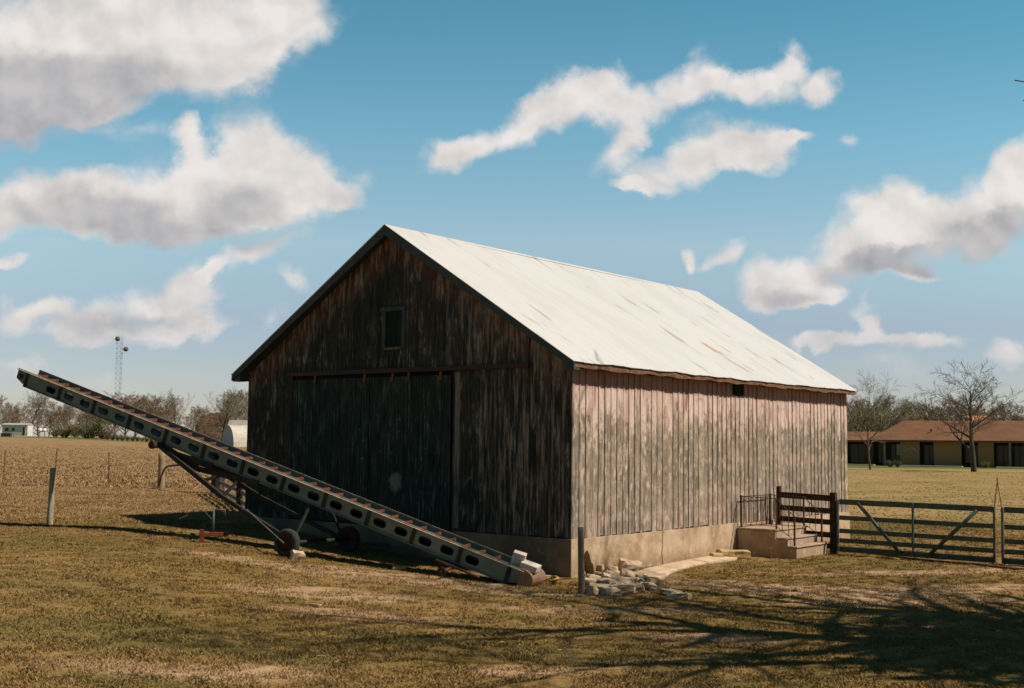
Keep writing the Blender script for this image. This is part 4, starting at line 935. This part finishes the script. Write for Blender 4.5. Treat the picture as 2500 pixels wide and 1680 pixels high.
m_bk = simple('grey_bark', (.10, .085, .07), (.16, .135, .11), 2, .95, stretch=(3, 3, .6)); m_bkd = simple('dark_bark', (.05, .042, .036), (.09, .075, .06), 2, .95, stretch=(3, 3, .6))
m_tw = [simple('twigs_brown', (.235, .16, .10), (.30, .215, .14), .4, .95, bump=0), simple('twigs_grey', (.24, .205, .155), (.31, .265, .21), .4, .95, bump=0), simple('twigs_olive', (.185, .16, .08), (.25, .21, .11), .4, .95, bump=0), simple('twigs_red', (.28, .17, .11), (.22, .145, .085), .4, .95, bump=0)]
m_tw_near = simple('twigs_near', (.085, .07, .055), (.13, .105, .085), 1, .95, bump=0)
# two bare trees before the ranch building
p = at(2125, 1147); make_tree('bare_tree', p, .4, fit(tree_mb(21, 10.6, .62, .26, (10, 6, 5, 4), .016, .016, .5), 10.4), m_bk, simple('pale_twigs', (.20, .175, .14), (.26, .22, .17), 1, .95, bump=0), 'slim pale leafless tree in front of the left end of the ranch building')
p = at(2378, 1152); make_tree('bare_tree', p, 1.4, fit(tree_mb(33, 12.2, .78, .22, (12, 6, 5, 4), .026, .022, .36), 11.6), m_bkd, m_tw_near, 'dark leafless tree with wide spreading limbs in front of the ranch building').scale = (1.3, 1.3, 1.0)
# far trees: prototypes shared by copies
protos = []
for k, (sd, h_, sp, tf, lv, cm, bm) in enumerate(((101, 12, .45, .15, (13, 7, 6, 5), 1, 0), (102, 12, .55, .08, (14, 7, 6, 5), 0, 0), (103, 12, .38, .3, (9, 6, 6, 5), 1, 1), (104, 12, .62, .04, (15, 7, 6, 5), 3, 0), (105, 12, .5, .1, (13, 7, 6, 5), 2, 1))):
    protos.append((fit(tree_mb(sd, h_, sp, tf, lv, .020, .036 if k != 2 else .028, .45), 12.0), m_bk if bm == 0 else m_bkd, m_tw[cm]))
def bush_mb(seed, h=3, n=26):
    T = MB(); Cn = MB(); rg = random.Random(seed)
    for k in range(n):
        a = rg.random() * 2 * PI; L = h * rg.uniform(.6, 1.05); lean = rg.uniform(.1, .9)
        d_ = Vector((math.cos(a) * lean, math.sin(a) * lean, 1)).normalized(); p_ = Vector((math.cos(a) * .25, math.sin(a) * .25, -.1))
        (T if k < 8 else Cn).tube([p_, p_ + d_ * L * .5, p_ + d_ * L + Vector((0, 0, .1))], [.035, .025, .012], 3, False)
        for j in range(34):
            t = rg.uniform(.15, 1); q_ = p_ + d_ * L * t; dd = Vector((rg.uniform(-1, 1), rg.uniform(-1, 1), rg.uniform(-.2, 1))).normalized() * rg.uniform(.25, .75)
            Cn.tube([q_, q_ + dd], [.018, .010], 3, False)
            for _ in range(3):
                c0 = q_ + dd * rg.uniform(.3, 1.1); e1 = Vector((rg.uniform(-1, 1), rg.uniform(-1, 1), rg.uniform(-1, 1))) * .07; e2 = Vector((rg.uniform(-1, 1), rg.uniform(-1, 1), rg.uniform(-1, 1))) * .07
                Cn.add([c0, c0 + e1, c0 + e1 + e2, c0 + e2], [(0, 1, 2, 3)])
    return T, Cn
m_lf = [simple('olive_bush_leaves', (.12, .11, .045), (.19, .16, .07), .5, .9, bump=0), simple('yellow_green_leaves', (.26, .21, .055), (.19, .16, .05), .5, .9, bump=0), simple('brown_bush', (.21, .14, .085), (.15, .105, .07), .5, .9, bump=0)]
bprotos = [(bush_mb(7), m_bkd, m_lf[0]), (bush_mb(8), m_bkd, m_lf[1]), (bush_mb(9), m_bkd, m_lf[2])]
PM = {}
def plant(kind, idx, px, depth, top_px, label, name, group, wscale=1.0, hbase=12.0, cat='tree'):
    x = (px - 1250) / F * depth; z = g(x, depth)
    d_ = ray(px, top_px); ztop = CAMH + d_[2] / d_[1] * depth; hh = max(ztop - z, 1.0); s_ = hh / hbase
    key = (kind, idx); src = PM.get(key)
    if src is None:
        pr = (protos if kind == 't' else bprotos)[idx]; o = make_tree(name, (x, depth, z), 0, pr[0], pr[1], pr[2], label, cat, group); PM[key] = o
    else:
        o = copy_tree(src); o.name = name
    o.location = (x, depth, z); o.rotation_euler = (0, 0, random.random() * 6.28); o.scale = (s_ * wscale, s_ * wscale, s_)
    tag(o, label, cat, group); return o
GT = 'bare trees beyond the stubble field'
LT = [(0, 5, 262, 958, 'tall grey leafless tree at the left edge of the photo behind the white trailer', 1.0), (2, 78, 280, 938, 'forked leafless tree rising right behind the white trailer', 1.1), (1, 40, 300, 985, 'low brown leafless tree behind the white trailer roof', 1.2), (3, 125, 295, 972, 'reddish brown leafless tree just under the elevator head', 1.0), (2, 182, 270, 978, 'thin pale leafless tree under the second elevator panel', .8),
      (1, 160, 310, 978, 'brown leafless tree behind the thin pale one', 1.1), (3, 215, 300, 975, 'reddish leafless tree half hidden by the raised elevator', 1.1), (4, 250, 292, 968, 'olive leafless tree at the foot of the radio tower', 1.1), (3, 285, 300, 950, 'broad brown leafless tree right in front of the radio tower', 1.3), (1, 335, 290, 955, 'rounded brown leafless tree right of the radio tower', 1.35), (3, 385, 285, 957, 'rounded reddish leafless tree left of the dark trunked one', 1.3),
      (2, 437, 262, 942, 'dark trunked leafless tree standing alone above the elevator', 1.0), (1, 478, 300, 990, 'low brown leafless tree between the dark trunked tree and the red roof', 1.2), (4, 505, 310, 985, 'olive leafless tree left of the red roofed house', 1.1), (2, 545, 270, 940, 'tall twin stemmed leafless tree in front of the red roof', 1.2), (0, 578, 290, 945, 'fuzzy grey leafless tree behind the white metal shed', 1.3), (0, 608, 300, 950, 'grey leafless tree cut by the barn wall', 1.3)]
LT += [(1, 20, 315, 975, 'brown leafless tree far behind the left end of the trailer', 1.3), (3, 100, 320, 968, 'reddish tree far behind between trailer and elevator head', 1.3), (4, 145, 318, 985, 'olive tree far behind the low bushes under the elevator', 1.3), (1, 232, 318, 965, 'far brown tree just left of the radio tower', 1.4), (3, 310, 318, 962, 'far reddish tree right of the radio tower base', 1.4), (0, 360, 318, 968, 'far grey tree above the middle of the elevator', 1.4), (1, 412, 318, 975, 'far brown tree left of the dark trunked tree', 1.3), (3, 560, 318, 965, 'far reddish tree above the round metal shed', 1.3)]
for (i_, px, dp, top, lb, ws) in LT: plant('t', i_, px, dp, top, lb, 'bare_tree', GT, ws)
GB = 'bushes along the far edge of the field'
for (i_, px, dp, top, lb, ws) in ((2, 140, 262, 1040, 'brown bush left of the dark one at the far field edge', 1.2), (0, 165, 258, 1032, 'dark bush at the far field edge below the raised elevator', 1.7), (0, 222, 256, 1018, 'broad olive bush, the biggest at the far field edge', 1.6), (1, 192, 275, 1030, 'yellowish bush between the two dark ones', 1.2), (2, 258, 262, 1028, 'brown bush right of the biggest olive bush', 1.3), (0, 590, 240, 1052, 'low scrub in front of the white metal shed', 1.2), (0, 560, 236, 1060, 'low green scrub beside the grey shed front', 1.2), (2, 520, 262, 1048, 'brown scrub left of the metal shed', 1.3), (2, 480, 262, 1040, 'brown scrub above the elevator below the bare trees', 1.4), (2, 430, 262, 1045, 'brown scrub under the dark trunked tree', 1.4)):
    plant('b', i_, px, dp, top, lb, 'bush', GB, ws, 3.2, 'bush')
GS = 'row of saplings at the far field edge'
for k in range(15):
    px = 268 + k * 12 + random.uniform(-3, 3); plant('b', (0, 2)[k % 2], px, 250 + random.uniform(-3, 3), 1052 + (k * 1.2) + random.uniform(-4, 4), 'small sapling in the hedge row between field and brown trees', 'sapling', GS, .8, 3.2, 'sapling')
GR = 'trees behind the ranch building'
RT = [('t', 4, 2085, 215, 968, 'olive tree behind the roof next to the barn corner', 1.4), ('t', 1, 2120, 235, 962, 'brown leafless tree behind the slim pale tree', 1.3), ('t', 4, 2165, 225, 975, 'olive tree behind the left gable of the ranch roof', 1.2), ('t', 2, 2212, 230, 950, 'tall thin leafless tree behind the middle of the ranch roof', 1.2), ('t', 1, 2250, 260, 970, 'brown tree left of the yellow green one behind the ranch', 1.3),
      ('t', 3, 2315, 235, 972, 'reddish brown tree behind the ranch roof left of the dark tree', 1.3), ('t', 0, 2345, 260, 955, 'grey tree behind the crown of the dark tree', 1.3), ('t', 3, 2395, 240, 975, 'rusty brown tree behind the trunk of the dark tree', 1.2), ('t', 4, 2440, 250, 985, 'olive tree behind the orange roof', 1.2), ('t', 1, 2470, 215, 968, 'brown tree near the right edge of the photo', 1.2), ('t', 4, 2500, 215, 978, 'dark olive tree cut by the right edge of the photo', 1.2), ('t', 0, 2145, 250, 960, 'grey tree behind the left end of the ranch roof', 1.2), ('t', 0, 2060, 240, 965, 'grey tree just showing past the barn wall', 1.2)]
for (kd, i_, px, dp, top, lb, ws) in RT: plant(kd, i_, px, dp, top, lb, 'bare_tree', GR, ws)
for (i_, px, dp, top, lb, ws) in ((1, 2262, 205, 980, 'yellow green leafing shrub above the ranch roof', .7), (0, 2240, 200, 1010, 'green shrub behind the ranch roof left of the yellow green one', 1.0), (2, 2305, 205, 985, 'rusty brown shrub right of the yellow green one', .9), (2, 2345, 205, 990, 'brown shrub behind the ranch roof beside the dark tree', .9), (0, 2085, 200, 1000, 'dark green shrub by the barn corner behind the low wing', .9), (0, 2480, 200, 1000, 'dark green shrub at the right edge behind the roof', .9), (2, 2195, 200, 1008, 'brown shrub behind the roof slope', 1.0), (0, 2140, 200, 1005, 'green shrub behind the low wing', 1.0), (0, 2430, 205, 1005, 'green shrub right of the dark tree behind the roof', 1.0)):
    plant('b', i_, px, dp, top, lb, 'shrub', 'shrubs behind the ranch building', ws, 3.2, 'shrub')

# trees standing right of the frame: their shadows fall across the yard, a few twigs reach into the picture
make_tree('shade_tree', (12.4, 12.0, g(12.4, 12.0)), .3, fit(tree_mb(55, 15.5, .85, .42, (11, 6, 4, 3), .044, .022, .25, wob=.16), 18.0), m_bkd, m_tw_near, 'big leafless tree right of the picture, only twig ends and its shadow show')
make_tree('shade_tree', (13.6, 12.5, g(13.6, 12.5)), 2.1, fit(tree_mb(58, 15.5, .85, .42, (11, 6, 4, 3), .044, .022, .25, wob=.16), 16.5), m_bkd, m_tw_near, 'second leafless tree right of the picture, its limb shadows cross the yard')
def evergreen(p, zc, rr, label):
    o = empty('cedar_tree', p, 0, label, 'tree'); T = MB(); T.tube([(0, 0, -.2), (0, 0, zc + rr)], [.2, .05], 8); T.build('trunk', m_bkd, o, smooth=True)
    rg = random.Random(4); Cn = MB()
    for k in range(7500):
        a = rg.random() * 2 * PI; zz_ = rg.uniform(-1, 1); rad = math.sqrt(max(0, 1 - zz_ * zz_)) * rg.random() ** .35 * (1 + .22 * math.sin(a * 3 + zz_ * 4))
        c0 = Vector((math.cos(a) * rad * rr, math.sin(a) * rad * rr, zc + zz_ * rr * 1.15)); e1 = Vector([rg.uniform(-1, 1) for _ in range(3)]) * .24; e2 = Vector([rg.uniform(-1, 1) for _ in range(3)]) * .24
        Cn.add([c0, c0 + e1, c0 + e1 + e2, c0 + e2], [(0, 1, 2, 3)])
    Cn.build('crown', simple('cedar_green', (.03, .045, .015), (.05, .065, .025), 2, .9, bump=0), o); return o
evergreen((12.9, 13.0, 0), 6.0, 2.9, 'dense cedar right of the picture, seen only by its dark shadow')

# ------------------------------------------------------------------ ranch building on the right
m_rb = simple('brown_shingle_roof', (.22, .105, .052), (.17, .082, .042), .35, .9, cc=(.25, .12, .07), bump=.1)
m_ybr = NT('tan_brick_wall', .9, 0, .1); _o = m_ybr.obj(); bt = m_ybr.n('ShaderNodeTexBrick'); m_ybr.l(m_ybr.scale(_o, (1, 1, 1)), bt.inputs[0])
bt.inputs['Color1'].default_value = (.40, .215, .075, 1); bt.inputs['Color2'].default_value = (.34, .185, .065, 1); bt.inputs['Mortar'].default_value = (.36, .22, .11, 1); bt.inputs['Scale'].default_value = 2.2; m_ybr = m_ybr.out(bt.outputs['Color'])
A_ = Vector((42.9 - 16 * .795, 152.5 + 16 * .606, 0)); ang = math.atan2(141.5 - 152.5, 61.5 - 42.9)
u_ = Vector((math.cos(ang), math.sin(ang), 0)); A_ = Vector((42.9, 152.5, 0)) - u_ * 14
rb = empty('ranch_building', A_, ang, 'long low tan brick ranch building with brown hipped roof', 'building')
def bx(px):
    """metres along the front at which a line of sight crosses it"""
    r_ = ray(px, 1100); t = None
    # A + u s = r k
    a = np.array([[u_.x, -r_[0]], [u_.y, -r_[1]]]); s_, k_ = np.linalg.solve(a, np.array([-A_.x, -A_.y])); return s_
TOT = 50; XH = bx(2128)
def wallp(x0, x1, mat, nm='brick_wall', y0=0.0, z1=3.0, z0=0):
    b = MB(); b.box((x0, y0, z0), (x1, y0 + .25, z1)); return b.build(nm, mat, rb)
segs = [(0, bx(2040)), (bx(2198), bx(2245)), (bx(2280), bx(2347)), (bx(2388), bx(2426)), (bx(2500), TOT)]
for a, b0 in segs: wallp(a, b0, m_ybr)
wallp(bx(2109), bx(2132), simple('red_brick_pier', (.13, .055, .035), (.10, .045, .03), 3, .9), 'brick_pier')
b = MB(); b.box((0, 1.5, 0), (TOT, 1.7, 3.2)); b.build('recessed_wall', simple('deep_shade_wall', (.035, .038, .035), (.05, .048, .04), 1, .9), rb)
m_gls = NT('dark_window_glass', .12, 0, .5); m_gls = m_gls.out((.012, .016, .018))
for (a, b0, z0) in ((2070, 2108, .3), (2134, 2156, .3), (2165, 2196, .2), (2247, 2279, .05), (2349, 2387, .5), (2428, 2462, .05), (2472, 2498, .05)):
    b = MB(); b.box((bx(a), 1.40, z0), (bx(b0), 1.46, 2.6)); w_ = b.build('window', m_gls, rb)
    fb_ = MB(); m0 = (bx(a) + bx(b0)) / 2
    for xx in (bx(a), m0, bx(b0)): fb_.box((xx - .04, 1.33, z0), (xx + .04, 1.395, 2.6))
    fb_.box((bx(a), 1.34, 2.6), (bx(b0), 1.395, 2.68)); fb_.build('window_frame', simple('dim_frame', (.10, .10, .085), (.07, .07, .06), 2, .8), w_)
m_pp = simple('porch_post_paint', (.30, .27, .21), (.22, .20, .16), 3, .8)
for px in (2160, 2466): b = MB(); b.box((bx(px) - .13, -.1, 0), (bx(px) + .13, .1, 3.0)); b.build('porch_post', m_pp, rb)
b = MB(); b.box((bx(2184), 1.2, 1.3), (bx(2195), 1.28, 2.75)); b.build('blind', simple('pale_blind', (.62, .60, .50), (.5, .48, .4), 2, .8), rb)
# roofs
def hip(x0, x1, yf, yb, ze, zr, inset, nm, lab):
    b = MB(); ym = (yf + yb) / 2
    V = [(x0, yf, ze), (x1, yf, ze), (x1, yb, ze), (x0, yb, ze), (x0 + inset, ym, zr), (x1 - inset, ym, zr)]
    b.add(V, [(0, 1, 5, 4), (1, 2, 5), (2, 3, 4, 5), (3, 0, 4)]); b.add([(x0, yf, ze - .22), (x1, yf, ze - .22), (x1, yb, ze - .22), (x0, yb, ze - .22), (x0, yf, ze - .004), (x1, yf, ze - .004), (x1, yb, ze - .004), (x0, yb, ze - .004)], [(0, 3, 2, 1), (0, 1, 5, 4), (1, 2, 6, 5), (2, 3, 7, 6), (3, 0, 4, 7)])
    o = b.build(nm, m_rb, rb); o['label'] = lab; return o
hip(XH, TOT + 1, -1.3, 11, 3.22, 5.75, 2.9, 'roof', 'main hipped roof'); hip(-1, XH + 3, -.9, 8.0, 3.17, 4.30, 2.9, 'roof', 'lower wing roof')
b = MB(); b.tube([(bx(2250), 4.6, 5.5), (bx(2250), 4.6, 6.2)], .07, 8); b.build('vent_pipe', m_pp, rb)
b = MB(); b.tube([(bx(2270), 1.0, 4.3), (bx(2270), 1.0, 4.6)], .12, 8); b.build('roof_vent', m_eld, rb)
b = MB(); b.box((bx(2070), -2.6, .01), (bx(2146), -1.5, .14)); b.box((bx(2190), -2.6, .01), (bx(2358), -1.5, .14)); b.box((bx(2440), -3.0, .01), (TOT, -1.9, .14))
tag(b.build('walkway', simple('pale_concrete_walk', (.80, .74, .62), (.7, .64, .52), 1, .9)), kind='structure'); bpy.data.objects['walkway'].location = A_; bpy.data.objects['walkway'].rotation_euler = (0, 0, ang)
bpy.data.objects['walkway'].location.z = g(60, 145)
# arched pale ornament on the wall, low plants
pa = rb_m = Matrix.Translation(A_) @ Matrix.Rotation(ang, 4, 'Z')
b = MB(); xs_ = np.linspace(bx(2207), bx(2244), 15); xm = (xs_[0] + xs_[-1]) / 2; hw = (xs_[-1] - xs_[0]) / 2
b.tube([(x_, -.06, 1.75 + .55 * max(0, 1 - ((x_ - xm) / hw) ** 2) ** 1.5) for x_ in xs_], .07, 6)
o = b.build('wall_ornament', simple('pale_ornament', (.55, .50, .38), (.42, .38, .28), 3, .8)); o.matrix_world = rb_m; tag(o, 'pale arched ornament hanging on the tan brick wall', 'wall ornament')
for (px, top, i_, lb) in ((2405, 1131, 1, 'pale round shrub by the walkway right of the dark tree'), (2172, 1132, 0, 'low dark shrub in front of the pale porch post'), (2190, 1138, 0, 'low shrub at the start of the long walkway')):
    q_ = at(px, 1150); plant('b', i_, px, 139, top, lb, 'shrub', 'low plants before the ranch building', 1.0, 3.2, 'shrub')
# orange roof behind
p = deep(2415, 1022, 230)
hs = empty('far_house', (p.x, p.y, 0), .1, 'distant house with orange roof between the trees', 'house')
b = MB(); b.box((-3.5, 0, 0), (3.5, 6, 5.6)); b.build('wall', m_ybr, hs)
b = MB(); b.prism([(-.5, 5.6), (6.5, 5.6), (3, 8.6)], 0, -3, 3); b.build('roof', simple('orange_roof', (.55, .25, .15), (.42, .18, .11), .8, .9), hs)

# ------------------------------------------------------------------ far left: trailer, shed, house, tower
def farp(px, py, dp): v_ = deep(px, py, dp); v_.z = g(v_.x, v_.y); return v_
p = farp(42, 1060, 252)
tr = empty('white_trailer', p, -.05, 'white trailer home with dark openings at the far left field edge', 'trailer')
m_wh = simple('white_siding', (.78, .74, .70), (.66, .62, .58), 1, .7)
b = MB(); b.box((-3.3, 0, .15), (2.2, 2.5, 2.5)); b.build('body', m_wh, tr); b = MB(); b.prism([(-.2, 2.5), (2.7, 2.5), (1.25, 2.85)], 0, -3.4, 2.3); b.build('roof', simple('grey_roof', (.5, .48, .45), (.4, .38, .36), 1, .7), tr)
for (x0, x1, z0, z1) in ((-2.6, -1.9, 1.2, 1.8), (-1.2, -.6, 1.2, 1.8), (1.2, 1.6, .3, 2.0)): b = MB(); b.box((x0, -.04, z0), (x1, .02, z1)); b.build('window', m_gls, tr)
b = MB(); b.box((-3.0, -1.2, 0), (-.9, -.5, .7)); b.build('junk_pile', m_bkd, tr)
p = farp(103, 1062, 250)
sd_ = empty('white_shed', p, 0, 'pair of small white tanks on a dark stand right of the trailer', 'tank')
for xx in (-.45, .45):
    b = MB(); b.lathe([(.001, -.6), (.25, -.55), (.33, -.4), (.33, .4), (.25, .55), (.001, .6)], (xx, 0, 1.5), (0, 1, .15), 16); b.build('tank', m_wh, sd_, smooth=True)
b = MB(); b.bar((-.5, 0, 0), (-.5, 0, 1.2), .1); b.bar((.5, 0, 0), (.5, 0, 1.2), .1); b.bar((-.6, 0, 1.15), (.6, 0, 1.15), .12); b.build('stand', m_bkd, sd_)
# round-roofed metal shed
p = farp(556, 1082, 212)
qs = empty('metal_shed', p, .62, 'round roofed metal shed with blue grey front beyond the field', 'shed')
R0 = 3.0; arc = [(R0 * math.cos(t), .0 + 1.35 * R0 * math.sin(t)) for t in np.linspace(0, PI, 15)]
# profile in (y, z), length along x
def qprof(k=1.0): return [(a * k, z * k * .95) for a, z in arc]
b = MB(); b.prism([(a, z) for a, z in qprof(.98)], 0, -.02, .0); 
b.prism(qprof(.985), 0, .0, .05); fo = b.build('front_wall', simple('blue_grey_sheet', (.30, .36, .40), (.26, .31, .35), .5, .6), qs)
b = MB(); pr = qprof(1.0); n_ = len(pr); V = [(x_, a, z) for x_ in np.linspace(-.1, 9, 12) for a, z in pr]
b.add(V, [(j * n_ + i, j * n_ + i + 1, (j + 1) * n_ + i + 1, (j + 1) * n_ + i) for j in range(11) for i in range(n_ - 1)]); b.build('curved_roof', simple('white_grey_sheet', (.62, .58, .50), (.50, .46, .39), .6, .6, cc=(.40, .36, .30)), qs)
p = farp(590, 1078, 228)
ws_ = empty('white_outbuilding', p, -.1, 'low white outbuilding with grey roof beside the round metal shed', 'shed')
b = MB(); b.box((-3.2, 0, 0), (5, 5, 2.3)); b.build('wall', m_wh, ws_); b = MB(); b.prism([(-.3, 2.3), (5.3, 2.3), (2.5, 5.0)], 0, -3.4, 5.2); b.build('roof', simple('tan_grey_roof', (.46, .42, .36), (.38, .34, .29), .6, .7), ws_)
p = farp(530, 1075, 330)
rh = empty('red_roof_house', p, .5, 'house with rusty red roof half hidden by bare trees', 'house')
b = MB(); b.box((-4.5, 0, 0), (4.5, 7, 5)); b.build('wall', simple('brown_house_wall', (.20, .12, .08), (.16, .10, .07), 1, .9), rh); b = MB(); b.prism([(-5.2, 4.8), (5.2, 4.8), (0, 7.8)], 1, -.5, 7.5); b.build('roof', simple('rusty_red_roof', (.22, .075, .04), (.17, .06, .035), 1, .9), rh)
# radio tower: lattice column with two drum antennas
D = 600; sc = D / F; xt = (291 - 1250) * sc
tw = empty('radio_tower', (xt, D, g(xt, D)), .1, 'pale lattice radio tower with two drum antennas above the trees', 'tower')
m_tower = simple('pale_galvanised', (.50, .58, .62), (.42, .50, .55), 1, .6, bump=0)
Hh = CAMH + (ray(291, 818)[2] / ray(291, 818)[1]) * D - g(xt, D); hw = 1.55
b = MB()
for (a, c0) in ((-1, -1), (1, -1), (0, 1)): b.bar((a * hw, c0 * hw, 0), (a * hw, c0 * hw, Hh), .10)
b.build('legs', m_tower, tw)
b = MB(); z = 0; cs_ = [(-hw, -hw), (hw, -hw), (0, hw)]; fl = 0
while z < Hh - 2.5:
    for k in range(3):
        a = cs_[k]; c0 = cs_[(k + 1) % 3]
        b.bar((a[0], a[1], z), (c0[0], c0[1], z + 2.5) if fl % 2 == 0 else (c0[0], c0[1], z + 2.5), .07); b.bar((c0[0], c0[1], z), (a[0], a[1], z + 2.5), .07); b.bar((a[0], a[1], z), (c0[0], c0[1], z), .07)
    z += 2.5; fl += 1
b.build('lattice', m_tower, tw)
for (px, py) in ((288, 828), (305, 853)):
    zc_ = CAMH + (ray(px, py)[2] / ray(px, py)[1]) * D - g(xt, D); xo = (px - 291) * sc - (.4 if px < 290 else -.3)
    b = MB(); b.lathe([(.001, -.7), (.9, -.6), (1.25, -.2), (1.25, .5), (.001, .6)], (xo, -hw - .3, zc_), (.3, -1, 0), 18); b.build('drum_antenna', simple('dull_grey_drum', (.16, .16, .14), (.12, .12, .11), 1, .7, bump=0), tw, smooth=True)
    b = MB(); b.bar((xo, -hw - .2, zc_), (-hw if xo < 0 else hw, -hw, zc_), .12); b.build('bracket', m_tower, tw)
